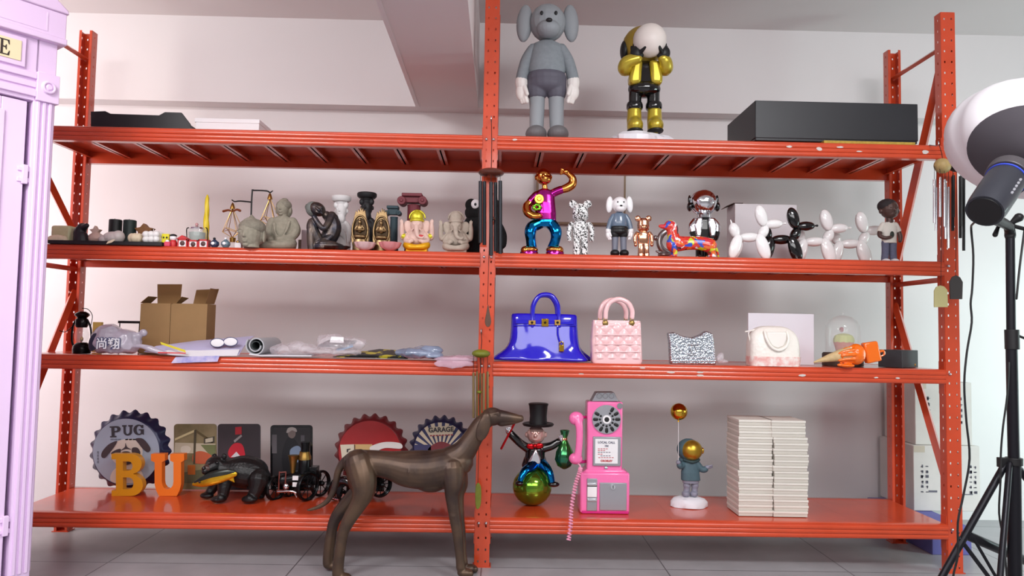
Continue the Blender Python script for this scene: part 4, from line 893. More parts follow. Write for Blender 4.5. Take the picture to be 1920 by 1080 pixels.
m = MB(); t.pr(m, [(321, 681), (330, 669), (412, 667), (408, 678)], -1, 0); t.mk(m, 'leaflet_sheet', mat('leaflet', (206, 196, 222), .5, var=.3, scale=30, col2=(150, 150, 210)))
t = T('rolled_mat', 'thick grey mat rolled up with its tail lying along the shelf', 'mat', 480, -.012, Z3)
sp = [(480 + (7 + a * 1.05) * math.cos(a), 648.5 + (7 + a * 1.05) * math.sin(a)) for a in [i * .3 for i in range(0, 37)]]
sp = [(x, min(y, 667)) for x, y in sp if True]
def strip(t, m, pts, th, d0, d1):
    P = []
    for i, (x, y) in enumerate(pts):
        a = pts[max(i - 1, 0)]; b = pts[min(i + 1, len(pts) - 1)]; tx, ty = b[0] - a[0], b[1] - a[1]; l = math.hypot(tx, ty) or 1
        P.append(((x - ty / l * th, y + tx / l * th), (x + ty / l * th, y - tx / l * th)))
    v = []; f = []
    for (a, b) in P:
        for q in (a, b):
            for d in (d0, d1): p = t.p(q[0], q[1], d); v.append(p)
    for i in range(len(P) - 1):
        k = i * 4; n = k + 4
        f += [(k, k + 1, n + 1, n), (k + 2, n + 2, n + 3, k + 3), (k, n, n + 2, k + 2), (k + 1, k + 3, n + 3, n + 1)]
    e = (len(P) - 1) * 4; f += [(0, 2, 3, 1), (e, e + 1, e + 3, e + 2)]
    m.add(v, f)
m = MB(); roll = [(480 + (9 + a * .95) * math.cos(a), 648 + (9 + a * .95) * math.sin(a)) for a in [i * .28 for i in range(0, 40)]]
last = [(468, 664), (490, 666.5), (520, 666.5), (560, 667), (585, 667)]
roll = [q for q in roll[:-3]]
strip(t, m, roll, 1.1, -2, 110); t.mk(m, 'mat_roll', GM)
m = MB(); strip(t, m, last, 1.0, -3, 100); t.mk(m, 'mat_tail', SHW)
m = MB(); inner = [(480 + 8 * math.cos(a), 648 + 8 * math.sin(a)) for a in [i * .35 for i in range(19)]]; strip(t, m, inner, .7, -1, 108); t.mk(m, 'backing', GMD)
CLR = mat('clear_film', (230, 222, 228), .1, alpha=.34, bump=.5, scale=30, coat=.6); FILMP = mat('pink_film', (224, 190, 208), .14, alpha=.5, bump=.5, scale=30, coat=.6)
def lump(name, label, cat, pts, Y, mt, group=None, z=Z3, extra=None, part='film', seed=1):
    xs = [p[0] for p in pts]; t = T(name, label, cat, sum(xs) / len(xs), Y, z, group); m = MB()
    for (x, y, rx, ry, rd, d) in pts: t.e(m, x, y, rx, ry, rd, d)
    t.mk(m, part, mt, remesh=1.0, smooth=3, crinkle=7)
    if extra: extra(t)
    return t
lump('plastic_bag', 'crumpled clear plastic bag right of the rolled mat', 'plastic bag', [(530, 656, 26, 10, 26, 10), (555, 652, 22, 12, 26, 12), (575, 656, 20, 9, 22, 6)], -.005, CLR, 'plastic bags on the third shelf', z=Z3 + .010)
def labelx(t):
    m = MB(); t.patch(m, [(597, 650, -2), (655, 652, -2)], [(612, 640, 24), (664, 642, 24)], 3); t.mk(m, 'dark_contents', mat('contents_dark', (62, 58, 64), .5))
    m = MB(); t.patch(m, [(620, 642, -8), (646, 643, -8)], [(622, 632, -4), (645, 633, -4)], .8); t.mk(m, 'white_label', WHITE)
    m = MB(); t.patch(m, [(634, 659, -12), (664, 650, -10)], [(630, 655, 2), (660, 646, 4)], 1); t.mk(m, 'blue_leaf', mat('contents_blue', (150, 176, 204), .4))
lump('plastic_bag', 'clear plastic bag with black contents and a white label, tallest in the row', 'plastic bag', [(630, 648, 40, 16, 30, 16), (615, 640, 26, 14, 24, 18), (660, 644, 26, 12, 24, 16), (605, 660, 38, 7, 24, 4), (640, 661, 36, 6, 22, 2)], .0, CLR, 'plastic bags on the third shelf', extra=labelx, z=Z3 + .008)
BY = mat('black_yellow_print', (196, 180, 40), .4, var=.2, scale=22, col2=(24, 22, 20), contrast=(.55, .6))
t = T('printed_sheets', 'stack of black and yellow printed sheets lying on the shelf', 'sheets', 690, -.008, Z3)
for i in range(3):
    m = MB(); t.patch(m, [(624 + i * 22, 670 - i * 1.8, 0), (700, 671 - i * 2, -2), (764 - i * 6, 673 - i * 2, 0)], [(640 + i * 20, 664 - i * 2, 60), (700, 661 - i * 2, 70), (770 - i * 8, 664 - i * 2, 60)], .9, 2); t.mk(m, 'sheet', BY)
lump('plastic_bag', 'clear bag holding blue-grey card at the end of the sheets', 'plastic bag', [(785, 663, 42, 10, 24, 8), (800, 658, 30, 9, 20, 12), (760, 662, 20, 7, 18, 8), (812, 668, 18, 8, 16, 0)], -.008, mat('blue_grey_film', (140, 152, 176), .15, var=.35, scale=12, bump=.4, coat=.6), 'plastic bags on the third shelf', z=Z3 + .009)
lump('plastic_bag', 'flat pinkish clear packet drooping over the shelf edge by the centre post', 'plastic bag', [(850, 671, 38, 3.5, 16, 8), (850, 682, 38, 8, 3.5, -9), (850, 674, 38, 4, 6, -6)], -.018, FILMP, 'plastic bags on the third shelf', z=Z3 - .03)

# ================================================================ third shelf, right bay
BLU = mat('cobalt_gloss', (34, 26, 196), .1, coat=.7)
t = T('melting_handbag', 'glossy cobalt blue handbag melting into a puddle', 'handbag', 1019, .15, Z3)
def drip(a, i): return 1 + ((.10, .10, .07, .03, .0)[i] if i < 5 else 0) * math.sin(7 * a + 1.2) if i < 5 else 1
m = MB(); t.loft(m, [(None, 1018, 87, 36), (674, 1018, 88, 36), (666, 1018, 82, 33), (656, 1019, 70, 29), (643, 1020, 65, 27), (625, 1020, 63, 25), (606, 1020, 62, 22), (590, 1020, 62, 18), (588, 1020, 60, 16)], n=72, ex=4, wob=drip)
t.mk(m, 'bag_body', BLU, sub=1, angle=50)
m = MB(); t.t(m, [(962, 610, -21, 1), (985, 611, -22.5, 1.2), (1055, 611, -22.5, 1.2), (1078, 610, -21, 1)], 8, 2); t.mk(m, 'flap_seam', BLU)
m = MB(); t.b(m, 966, 602, 1074, 607, -23.5, -20); t.mk(m, 'belt', BLU, bevel=1)
for d, nm in ((-19, 'handle'), (16, 'handle')):
    m = MB(); t.t(m, [(997, 612, d - 2, 3.6), (998, 590, d, 4), (1000, 572, d, 4.2), (1009, 557, d, 4.2), (1022, 553, d, 4.2), (1035, 557, d, 4.2), (1044, 572, d, 4.2), (1046, 590, d, 4), (1047, 612, d - 2, 3.6)], 12); t.mk(m, nm, BLU)
for x0, x1, y0, y1 in ((990, 1003, 601, 609), (1014, 1027, 598, 612), (1038, 1049, 600, 610)):
    m = MB(); t.b(m, x0, y0, x1, y1, -26, -22); q = t.mk(m, 'gold_plate', BRASS if x0 != 1014 else GOLD, bevel=.6)
    m = MB(); t.e(m, (x0 + x1) / 2, (y0 + y1) / 2, 2.4, 2.4, 1.6, -26.4); t.mk(m, 'turn_lock', DARKS, parent=q)
m = MB(); t.t(m, [(1044, 611, -25, 1.6), (1044, 628, -28, 1.6), (1049, 645, -32, 1.4)], 8); t.mk(m, 'strap', BLU)
m = MB(); t.b(m, 1045.5, 646, 1054.5, 658, -35, -31); q = t.mk(m, 'padlock', GOLD, bevel=.8); m = MB(); t.t(m, [(1047, 647, -33, 1), (1047, 642, -33, 1), (1050, 640, -33, 1), (1053, 642, -33, 1), (1053, 647, -33, 1)], 8); t.mk(m, 'shackle', GOLD, parent=q)
# pink quilted bag
PNK = mat('pink_lacquer', (242, 198, 200), .2, coat=.5)
t = T('quilted_handbag', 'pale pink quilted handbag with twin arched handles', 'handbag', 1154, .055, Z3)
def quilt(t, m, x0, x1, y0, y1, d, nx=60, ny=50, cell=16, amp=3, shape=None):
    """puffed diamond panel"""
    v = []; f = []
    for j in range(ny + 1):
        for i in range(nx + 1):
            x = x0 + (x1 - x0) * i / nx; y = y0 + (y1 - y0) * j / ny
            a = (x + y) * PI / cell; b = (x - y) * PI / cell
            h = amp * (abs(math.sin(a)) * abs(math.sin(b))) ** .5
            e = min(1, i / 3, (nx - i) / 3, j / 3, (ny - j) / 3)
            p = t.p(x, y, d - h * e); v.append(p)
    k = len(v)
    for j in range(ny):
        for i in range(nx):
            a = j * (nx + 1) + i; f.append((a, a + nx + 1, a + nx + 2, a + 1))
    m.add(v, f)
m = MB(); t.loft(m, [(None, 1155, 45, 21), (676, 1155, 47, 22), (640, 1154, 47, 21), (605, 1155, 45, 17), (601, 1155, 44, 16)], ex=7, n=64)
quilt(t, m, 1114, 1197, 606, 675, -20.5, cell=22, amp=3.4); t.mk(m, 'bag_body', PNK)
for y in (628, 645, 659):
    m = MB(); t.t(m, [(1113, y, -23, 1.1), (1155, y, -24.4, 1.1), (1197, y, -23, 1.1)], 8, 2); t.mk(m, 'piping', PNK)
for d, dx in ((-17, 0), (14, -6)):
    m = MB(); t.t(m, [(1133 + dx, 596, d, 4.4), (1134 + dx, 582, d, 4.6), (1141 + dx, 568, d, 4.6), (1157 + dx, 561.5, d, 4.6), (1174 + dx, 568, d, 4.6), (1182 + dx, 582, d, 4.6), (1182 + dx, 596, d, 4.4)], 12); q = t.mk(m, 'handle', PNK)
    for x in (1132 + dx, 1181 + dx):
        m = MB(); t.e(m, x, 606.5, 5.5, 5.5, 2, d - 4 if d < 0 else d + 2); t.t(m, [(x - 3, 602, d - 3, 1), (x, 594, d - 2, 1), (x + 3, 602, d - 3, 1)], 8); t.mk(m, 'ring', mat('old_gold', (148, 122, 74), .35, .9), parent=q)
# silver jewelled clutch
GLT = mat('silver_glitter', (196, 206, 216), .18, .9, var=.5, scale=110, bump=.5, tex='voronoi', contrast=(.1, .5))
t = T('jewelled_clutch', 'silver jewelled bow-shaped clutch with interlocking rings emblem', 'clutch', 1297, .05, Z3)
out = [(1256, None), (1254, 640), (1251, 624), (1262, 623), (1278, 630), (1296, 633), (1312, 627), (1322, 620), (1334, 625), (1337, 640), (1341, None)]
m = MB(); t.pr(m, out, -8, 10); t.mk(m, 'clutch_body', GLT, bevel=3)
def pearls(t, m, pts, step, r, d):
    for (a, b) in zip(pts[:-1], pts[1:]):
        n = max(1, int(math.hypot(b[0] - a[0], b[1] - a[1]) / step))
        for i in range(n): t.e(m, a[0] + (b[0] - a[0]) * i / n, a[1] + (b[1] - a[1]) * i / n, r, r, r, d, nu=8, nv=5)
o2 = [(1257, 676), (1256, 645), (1253, 627), (1263, 626), (1278, 633), (1296, 636), (1312, 631), (1323, 624), (1332, 628), (1334, 645), (1338, 676), (1257, 676)]
m = MB(); pearls(t, m, o2, 4.2, 1.9, -9); pearls(t, m, [(1258, 670), (1338, 670)], 4.2, 1.7, -9); pearls(t, m, [(1258, 642), (1282, 662), (1312, 662), (1334, 644)], 4.2, 1.6, -9); t.mk(m, 'pearl_trim', mat('pearl_silver', (224, 228, 234), .12, .8))
for s, cx in ((-1, 1293), (1, 1301)):
    m = MB(); t.t(m, [(cx - s * 9 * math.cos(a), 655 + 10 * math.sin(a), -10, 1.5) for a in [(-2.3 + i * .46) for i in range(11)]] if False else [(cx + s * -1 * 9 * math.cos(a), 655 + 10 * math.sin(a), -10 - (.6 if s > 0 else 0), 1.4) for a in [-2.2 + i * .44 for i in range(11)]], 8, 2); t.mk(m, 'emblem_ring', SILVER)
random.seed(5); m = MB()
for i in range(90): t.e(m, 1260 + random.random() * 74, 640 + random.random() * 30, 1.2, 1.2, 1.2, -8.3, nu=6, nv=4)
t.mk(m, 'crystals', SILVER)
t = T('clear_wrapper', 'crinkled clear wrapper lying beside the silver clutch', 'wrapper', 1347, .04, Z3)
m = MB(); t.e(m, 1350, 672, 7, 10, 10); t.e(m, 1356, 678, 10, 5, 8); t.mk(m, 'film', CLR, remesh=.8, crinkle=6)
# white bag and board
t = T('white_board', 'plain white board propped behind the cream bag', 'board', 1465, .22, Z3); m = MB(); t.b(m, 1403, 589, 1526, None, 0, 5); t.mk(m, 'board_sheet', mat('board_white', (226, 222, 230), .6), bevel=.4)
CRM = mat('cream_ceramic', (236, 230, 222), .4, bump=.35, scale=70, tex='voronoi')
t = T('domed_handbag', 'cream domed handbag with looped flap in front of the white board', 'handbag', 1449, .06, Z3)
m = MB(); t.loft(m, [(None, 1449, 45, 26), (676, 1449, 47, 27), (650, 1449, 47, 26), (632, 1448, 45, 23), (621, 1447, 39, 18), (613, 1446, 27, 11), (611, 1446, 15, 5)], ex=4, n=56); t.mk(m, 'bag_body', CRM, sub=1, angle=60)
m = MB(); t.loft(m, [(None, 1449, 46, 27.4), (674, 1449, 47.6, 27.8), (668, 1449, 47.8, 27.8)], ex=4, n=56); t.mk(m, 'pink_base', mat('blush', (228, 170, 164), .4, var=.3, scale=50, col2=(236, 226, 220)))
m = MB(); pts = [(1426, 622, -21, 2.6), (1428, 636, -27, 2.6), (1436, 650, -29, 2.6), (1449, 656, -29, 2.6), (1462, 650, -29, 2.6), (1468, 636, -27, 2.6), (1467, 622, -22, 2.6)]; t.t(m, pts, 10); t.mk(m, 'loop_handle', CRM)
m = MB(); t.pr(m, [(1428, 622), (1430, 636), (1437, 649), (1449, 654), (1461, 649), (1466, 636), (1465, 622)], -27, -20); t.mk(m, 'flap', mat('cream_smooth', (236, 231, 224), .45), bevel=3)
m = MB(); t.t(m, [(1398, 622, 0, 1.5), (1410, 619, -4, 1.5), (1425, 614, -4, 1.5)], 8); t.t(m, [(1402, 624, -4, 1), (1403, 634, -6, 1), (1405, 645, -8, 1)], 6); t.mk(m, 'strap_end', CRM)
# glass dome
t = T('glass_dome', 'glass dome over a green and pink cake ornament', 'glass dome', 1580, .22, Z3)
m = MB(); t.l(m, 1580, [(31, 660), (31, 625), (30, 612), (25, 601), (16, 594), (5, 591), (.3, 590.5), (.2, 591.5), (5, 592), (15.5, 595), (24, 602), (29, 612), (30.2, 625), (30.2, 660)], n=48); t.mk(m, 'dome', GLASS)
m = MB(); t.e(m, 1580, 589, 3, 3, 3); t.mk(m, 'dome_knob', GLASS)
m = MB(); t.l(m, 1580, [(36, None), (36, 664), (34, 661), (1, 660)], n=40); t.mk(m, 'base', mat('dark_wood', (70, 50, 40), .5, var=.2, scale=20))
m = MB(); t.l(m, 1582, [(13, 661), (17, 645), (18, 641)], n=24, wob=lambda a, i: 1 + .05 * math.sin(12 * a)); t.mk(m, 'cake_cup', mat('coral', (222, 122, 96), .5))
m = MB(); t.l(m, 1582, [(18, 642), (18, 636), (15, 629), (8, 626), (1, 625)], n=32, wob=lambda a, i: 1 + .04 * math.sin(10 * a)); t.mk(m, 'cake_top', mat('lime_icing', (206, 216, 124), .5))
m = MB(); t.e(m, 1578, 618, 4, 5, 4); t.mk(m, 'berry', mat('berry', (150, 40, 60), .4))
# melting ice cream
ORG = mat('orange_gloss', (240, 110, 18), .12, coat=.6)
t = T('melting_ice_cream', 'orange melting ice cream ornament lying with cone pointing left', 'ornament', 1600, .0, Z3)
m = MB(); t.t(m, [(1526, 679, -2, 1.5), (1555, 671, -2, 7.5), (1590, 663, -2, 14)], 18, 2); t.mk(m, 'cone', mat('wafer', (206, 178, 130), .6, var=.15, scale=60, bump=.3), angle=60)
m = MB(); t.e(m, 1604, 664, 17, 20, 17, -2)
for q in range(5):
    a = -1.25 + q * .62; t.t(m, [(1597, 664 + 14 * math.sin(a), -2 - 13 * math.cos(a), 4), (1582 - (q % 3) * 4, 666 + 12 * math.sin(a), -2 - 12 * math.cos(a), 2.8), (1574 - (q % 2) * 5, 669 + 11 * math.sin(a), -2 - 10 * math.cos(a), 2.2)], 8)
t.e(m, 1585, 685, 14, 4, 12, -6); t.e(m, 1572, 684, 6, 3, 5, -8); t.mk(m, 'melting_scoop', ORG, remesh=.8, smooth=3)
m = MB(); t.pr(m, [(1616, 643), (1642, 639), (1651, 676), (1624, 682)], -8, 8); t.mk(m, 'ice_lolly', ORG, bevel=3)
m = MB(); t.t(m, [(1646, 660, 0, 3), (1656, 658, 0, 2.2), (1658, 664, 0, 1.8), (1652, 668, 0, 1.4)], 8); t.mk(m, 'lolly_drip', ORG)
# small black box turned on the shelf
t = T('small_black_box', 'small dark grey box at the right end of the third shelf', 'box', 1684, .15, Z3)
h = t.p(1684, 656).z
m = MB(); m.box((-.075, -.055, .0004), (.075, .055, h), rz=.62); m.build('box_body', mat('black_card_box', (52, 54, 58), .5), t.o, bevel=.002)
m = MB(); t.e(m, 1703, 683, 1.4, 2.4, 1, -23); t.mk(m, 'gold_mark', BRASS)
# ================================================================ bottom shelf, left bay
def face_pts(t, polys, d=0):
    return [[(lambda q: (q.x, q.z))(t.pc(x, y, d)) for x, y in P] for P in polys]
def flat(t, name, polys, m_, d, th=.6, parent=None, **k):
    """flat cut-out with holes, front face at depth d px"""
    d += getattr(t, 'shift', 0); me = curve_mesh(face_pts(t, polys, d), th * t.s / 2, name); finish(me, 30)
    return mesh_obj(name, me, m_, parent if parent is not None else t.o, (0, (d + th / 2) * t.s, 0))
def smooth_poly(P, k=6):
    n = len(P); out = []
    for i in range(n):
        a, b, c, d = P[(i - 1) % n], P[i], P[(i + 1) % n], P[(i + 2) % n]
        for j in range(k):
            u = j / k; out.append(tuple(.5 * (2 * b[q] + (c[q] - a[q]) * u + (2 * a[q] - 5 * b[q] + 4 * c[q] - d[q]) * u * u + (3 * b[q] - a[q] - 3 * c[q] + d[q]) * u ** 3) for q in (0, 1)))
    return out
# slab letters in a unit box, y down
def slab(ch):
    if ch == 'B':
        o = [(0, 0), (.62, 0)] + arc(.62, .24, .34, .24, -90, 80, 8) + [(.78, .5)] + arc(.62, .745, .38, .255, -60, 90, 9) + [(0, 1), (0, .87), (.14, .87), (.14, .13), (0, .13)]
        return [o, [(.36, .18), (.36, .4)] + arc(.55, .29, .12, .11, 90, -90, 7), [(.36, .56), (.36, .84)] + arc(.56, .7, .14, .14, 90, -90, 7)]
    if ch == 'P':
        o = [(0, 0), (.6, 0)] + arc(.62, .28, .38, .28, -90, 90, 9) + [(.42, .56), (.42, .87), (.58, .87), (.58, 1), (0, 1), (0, .87), (.14, .87), (.14, .13), (0, .13)]
        return [o, [(.42, .14), (.42, .43)] + arc(.55, .285, .15, .145, 90, -90, 7)]
    if ch == 'U':
        o = [(0, 0), (.46, 0), (.46, .14), (.34, .17), (.34, .66)] + arc(.52, .66, .18, .18, 180, 0, 8)[0:] + [(.70, .17), (.56, .14), (.56, 0), (1, 0), (1, .14), (.92, .17), (.92, .66)] + arc(.53, .66, .4, .34, 0, 180, 12) + [(.10, .17), (0, .14)]
        return [o]
    if ch == 'G':
        o = arc(.5, .5, .5, .5, -50, -310, 22) + [(.86, .9), (.98, .97), (.98, .56), (1, .44), (.5, .44), (.5, .56), (.68, .56), (.68, .8)] + arc(.54, .5, .24, .37, 60, 300, 14) + [(.76, .34), (.92, .34), (.92, .04), (.8, .04), (.78, .12)]
        return [o]
def put(polys, x0, y0, w, h, rot=0):
    c, s = math.cos(rot), math.sin(rot); cx, cy = x0 + w / 2, y0 + h / 2; R = []
    for P in polys:
        Q = []
        for u, v in P:
            dx, dy = (u - .5) * w, (v - .5) * h; Q.append((cx + dx * c - dy * s, cy + dx * s + dy * c))
        R.append(Q)
    return R
def uletter():   # wider U outline with slab feet at the top
    o = [(0, 0), (.42, 0), (.42, .17), (.33, .22), (.33, .68)] + arc(.505, .68, .175, .15, 180, 0, 8) + [(.68, .22), (.58, .17), (.58, 0), (1, 0), (1, .17), (.9, .22), (.9, .72)] + arc(.52, .72, .38, .28, 0, 180, 12) + [(.12, .22), (0, .17)]
    return [o]
def fix_u(P):  # arc() runs the outer way; the inner bowl must bend downwards
    return P
def bottle_cap(name, label, cx, cy, ro, rf, Y, rim, facem, group='bottle cap signs'):
    t = T(name, label, 'bottle cap sign', cx, Y, Z4, group); n = 21
    c = t.p(cx, cy); s = t.s; m = MB()
    prof = [(0, -8.5), (rf * .9, -8.5), (rf, -7.5), (rf + 3, -4.5), (rf + 6, 0), (ro, 8), (ro - 2, 8.5), (rf + 4, 2), (rf, -2), (0, -3)]
    N = n * 6; v = []; f = []
    for i, (r, d) in enumerate(prof):
        for j in range(N):
            a = 2 * PI * j / N; w = 0
            if i in (4, 5, 6, 7): w = (.5 if i in (4, 7) else 1) * 3.4 * (math.cos(n * a))
            v.append((c.x + (r + (w if r else 0)) * s * math.cos(a), d * s, c.z + (r + (w if r else 0)) * s * math.sin(a)))
    for i in range(len(prof) - 1):
        for j in range(N):
            a = i * N + j; b = i * N + (j + 1) % N; f.append((a, b, b + N, a + N))
    m.add(v, [q[::-1] for q in f]); t.mk(m, 'rim', rim, angle=60)
    m = MB(); pts = [(cx + rf * math.cos(a), cy + rf * math.sin(a)) for a in [2 * PI * i / 72 for i in range(72)]]
    t.pr(m, pts, -9.1, -8.4); t.mk(m, 'face_plate', facem); t.shift = 8.5; return t
NAVYM = mat('navy_enamel', (40, 42, 74), .3, .2)
t = bottle_cap('bottle_cap_sign', 'blue bottle cap sign with PUG lettering and a pug face', 241, 846, 74, 62, .43, NAVYM, mat('pale_blue_tin', (168, 182, 200), .22, .15, var=.06, scale=8))
INK = mat('ink_charcoal', (58, 58, 64), .4)
flat(t, 'lettering', put(slab('P'), 206, 799, 20, 21, -.04), INK, -18.4); flat(t, 'lettering', put([[(0, 0), (.4, 0), (.4, .14), (.32, .16), (.32, .64)] + [(.36, .78), (.46, .84), (.56, .82), (.66, .74), (.7, .62), (.7, .16), (.58, .14), (.58, 0), (1, 0), (1, .14), (.92, .16), (.92, .66)] + arc(.52, .66, .4, .34, 0, 180, 10) + [(.12, .16), (0, .14)]], 229, 797, 20, 20, -.02), INK, -18.4); flat(t, 'lettering', put(slab('G'), 250, 796, 20, 20, .0), INK, -18.4)
for i in range(9): 
    if i in (3, 7): continue
    flat(t, 'small_print', [[(207 + i * 7, 823), (212.5 + i * 7, 822.6), (212.5 + i * 7, 825), (207 + i * 7, 825.4)]], mat('small_print_grey', (110, 118, 132), .5), -18.2)
for i in range(4): flat(t, 'small_print', [[(182, 846 + i * 6), (184.5, 846 + i * 6), (184.5, 850.5 + i * 6), (182, 850.5 + i * 6)]], mat('small_print_grey', (110, 118, 132), .5), -18.2)
FAWN = mat('pug_fawn', (206, 194, 184), .4); PDK = mat('pug_dark', (68, 58, 62), .4)
flat(t, 'pug_head', [smooth_poly([(212, 832), (232, 824), (256, 824), (266, 836), (266, 856), (258, 872), (236, 876), (214, 866), (207, 850)])], FAWN, -18.2)
flat(t, 'pug_body', [smooth_poly([(214, 880), (240, 872), (262, 880), (268, 900), (240, 906), (208, 902)])], FAWN, -18.1)
for P in ([(192, 846), (204, 833), (219, 827), (214, 838), (203, 852), (196, 859), (190, 856)], [(254, 823), (266, 822), (276, 831), (282, 842), (277, 848), (268, 842), (260, 832)]): flat(t, 'pug_ear', [smooth_poly(P)], PDK, -18.8)
for P in ([(208, 850), (216, 844), (226, 842), (224, 852), (214, 856)], [(248, 840), (258, 840), (263, 850), (256, 856), (248, 850)], [(226, 850), (236, 846), (246, 850), (250, 864), (236, 872), (222, 864)]): flat(t, 'pug_mask', [smooth_poly(P)], PDK, -18.9)
flat(t, 'pug_wrinkle', [smooth_poly([(235, 831), (238, 838), (246, 843), (236, 842), (226, 845), (234, 838)])], PDK, -18.9)
# wooden letters
for nm, lb, polys, x0, x1, c, c2 in (('letter_block', 'worn yellow wooden letter B standing before the PUG sign', slab('B'), 209, 268, (214, 148, 22), (150, 96, 30)), ('letter_block', 'orange wooden letter U standing beside the yellow B', None, 283, 345, (238, 122, 34), (200, 90, 36))):
    P = atz((x0 + x1) / 2, 930, Z4)
    t = T(nm, lb, 'letter', (x0 + x1) / 2, P.y, Z4 + .003, 'standing letters')
    if polys is None:
        o = [(0, 0), (.42, 0), (.42, .16), (.33, .2), (.33, .66), (.35, .75), (.41, .82), (.5, .845), (.59, .82), (.66, .75), (.68, .66), (.68, .2), (.58, .16), (.58, 0), (1, 0), (1, .16), (.91, .2), (.91, .72), (.87, .86), (.78, 1), (.24, 1), (.15, .86), (.11, .72), (.11, .2), (0, .16)]
        polys = [o]
    o = flat(t, 'letter_body', put(polys, x0, 851, x1 - x0, 79), mat('letter_%d' % x0, c, .4, var=.0, scale=30, col2=c2, contrast=(.28, .33), coat=.2), 0, 14)
    q = o.modifiers.new('edge', 'BEVEL'); q.width = .0015; q.segments = 2; q.limit_method = 'ANGLE'
# tin plates
def rrect(x0, y0, x1, y1, r=5):
    return arc(x1 - r, y0 + r, r, r, -90, 0, 4) + arc(x1 - r, y1 - r, r, r, 0, 90, 4) + arc(x0 + r, y1 - r, r, r, 90, 180, 4) + arc(x0 + r, y0 + r, r, r, 180, 270, 4)
def tin(label, x0, x1, y0, m_, Y=.465):
    t = T('tin_plate', label, 'tin sign', (x0 + x1) / 2, Y, Z4 + .003, 'tin picture plates'); yb = t.by
    flat(t, 'plate', [rrect(x0, y0, x1, yb, 6)], m_, 0, 2.2); return t
t = tin('beige vintage garage tin plate behind the wooden letters', 326, 406, 795, mat('tin_beige', (150, 138, 104), .35, .1, var=.25, scale=9, col2=(112, 106, 74)))
def fl(nm, P, c, d=-.8, r=.4, mt=None): return flat(t, nm, [P], mt or mat('p_%d_%d_%d' % c, c, r), d)
fl('printed_band', [(328, 830), (404, 832), (403, 850), (327, 850)], (186, 178, 156)); fl('printed_crane', [(328, 822), (366, 805), (367, 809), (328, 826)], (206, 196, 150), -1); fl('printed_crane', [(366, 805), (400, 828), (398, 831), (365, 809)], (96, 84, 54), -1.1); fl('printed_post', [(364, 806), (368, 806), (366, 870), (362, 870)], (74, 70, 54), -1.2)
fl('printed_window', [(382, 822), (402, 818), (402, 830), (382, 832)], (80, 76, 64), -1.1); fl('printed_pane', [(385, 823), (399, 820), (399, 828), (385, 830)], (196, 190, 168), -1.4); fl('printed_car', smooth_poly([(362, 852), (372, 846), (386, 848), (398, 856), (396, 868), (364, 868)]), (182, 92, 62), -1.1); fl('printed_hill', [(376, 834), (404, 834), (402, 862), (392, 852)], (108, 116, 76), -.95)
fl('printed_disc', smooth_poly([(340, 838), (352, 836), (358, 842), (352, 850), (340, 848)]), (206, 200, 184), -1.2); fl('printed_sign', [(352, 872), (366, 872), (366, 890), (352, 890)], (170, 96, 40), -1.1); fl('printed_road', [(330, 888), (404, 876), (402, 906), (328, 906)], (88, 90, 66), -.9)
t = tin('dark grey tin plate with a red bottle picture', 408, 488, 795, mat('tin_charcoal', (62, 56, 60), .4, .1, var=.1, scale=10))
fl('printed_cap', [(441, 801), (453, 800), (453, 814), (441, 815)], (176, 40, 50)); fl('printed_strip', [(438, 826), (452, 815), (454, 818), (440, 830)], (150, 146, 146)); fl('printed_bottle', smooth_poly([(438, 832), (452, 832), (458, 844), (457, 858), (432, 858), (428, 846)]), (190, 42, 56)); fl('printed_peak', [(433, 857), (443, 847), (452, 857)], (206, 206, 210), -1.2)
t = tin('black glossy tin plate with a portrait of a seated man', 507, 586, 797, mat('tin_black', (18, 18, 20), .15, .2, coat=.5))
fl('printed_backdrop', rrect(511, 802, 582, 905, 4), (44, 43, 46), -.7); fl('printed_pillar', [(510, 815), (519, 815), (519, 850), (510, 850)], (92, 88, 92), -1); fl('printed_pillar', [(564, 816), (571, 816), (571, 842), (564, 842)], (84, 82, 88), -1)
fl('printed_torso', smooth_poly([(536, 826), (546, 820), (556, 828), (566, 850), (570, 880), (538, 900), (528, 860)]), (30, 30, 34), -1.1); fl('printed_head', smooth_poly([(540, 808), (546, 804), (553, 807), (554, 816), (548, 822), (541, 818)]), (120, 108, 104), -1.3); fl('printed_hair', smooth_poly([(537, 811), (540, 803), (548, 801), (555, 804), (556, 810), (548, 807), (541, 811)]), (168, 162, 158), -1.5); fl('printed_shirt', smooth_poly([(544, 844), (556, 836), (564, 842), (560, 866), (546, 862)]), (120, 136, 160), -1.4)
# black bear with a fish
BEARM = mat('black_resin_fur', (20, 19, 20), .38, bump=.5, scale=90)
P = atz(445, 938, Z4); t = T('bear_statue', 'black bear statue carrying a golden fish', 'statue', 445, P.y, Z4); t.p = t.pc
m = MB(); t.t(m, [(404, 876, -4, 17), (424, 882, 0, 22), (452, 884, 6, 30), (476, 888, 10, 29), (486, 896, 12, 22)], 18); t.e(m, 404, 872, 19, 17, 16, -6); t.t(m, [(402, 874, -14, 12), (390, 880, -22, 9), (385, 883, -26, 7)], 12)
for x, d in ((402, 4), (420, -8)): t.e(m, x, 856, 5.5, 6, 3.5, d)
t.t(m, [(424, 895, -12, 16), (420, 915, -18, 12), (418, 929, -20, 10), (414, 934, -28, 8)], 12); t.t(m, [(412, 896, 14, 13), (400, 914, 12, 10), (392, 925, 6, 8)], 12)
t.t(m, [(484, 900, -10, 20), (480, 918, -16, 13), (474, 930, -18, 11), (468, 935, -28, 8)], 12); t.t(m, [(486, 900, 24, 15), (488, 918, 26, 12), (486, 931, 24, 10)], 12)
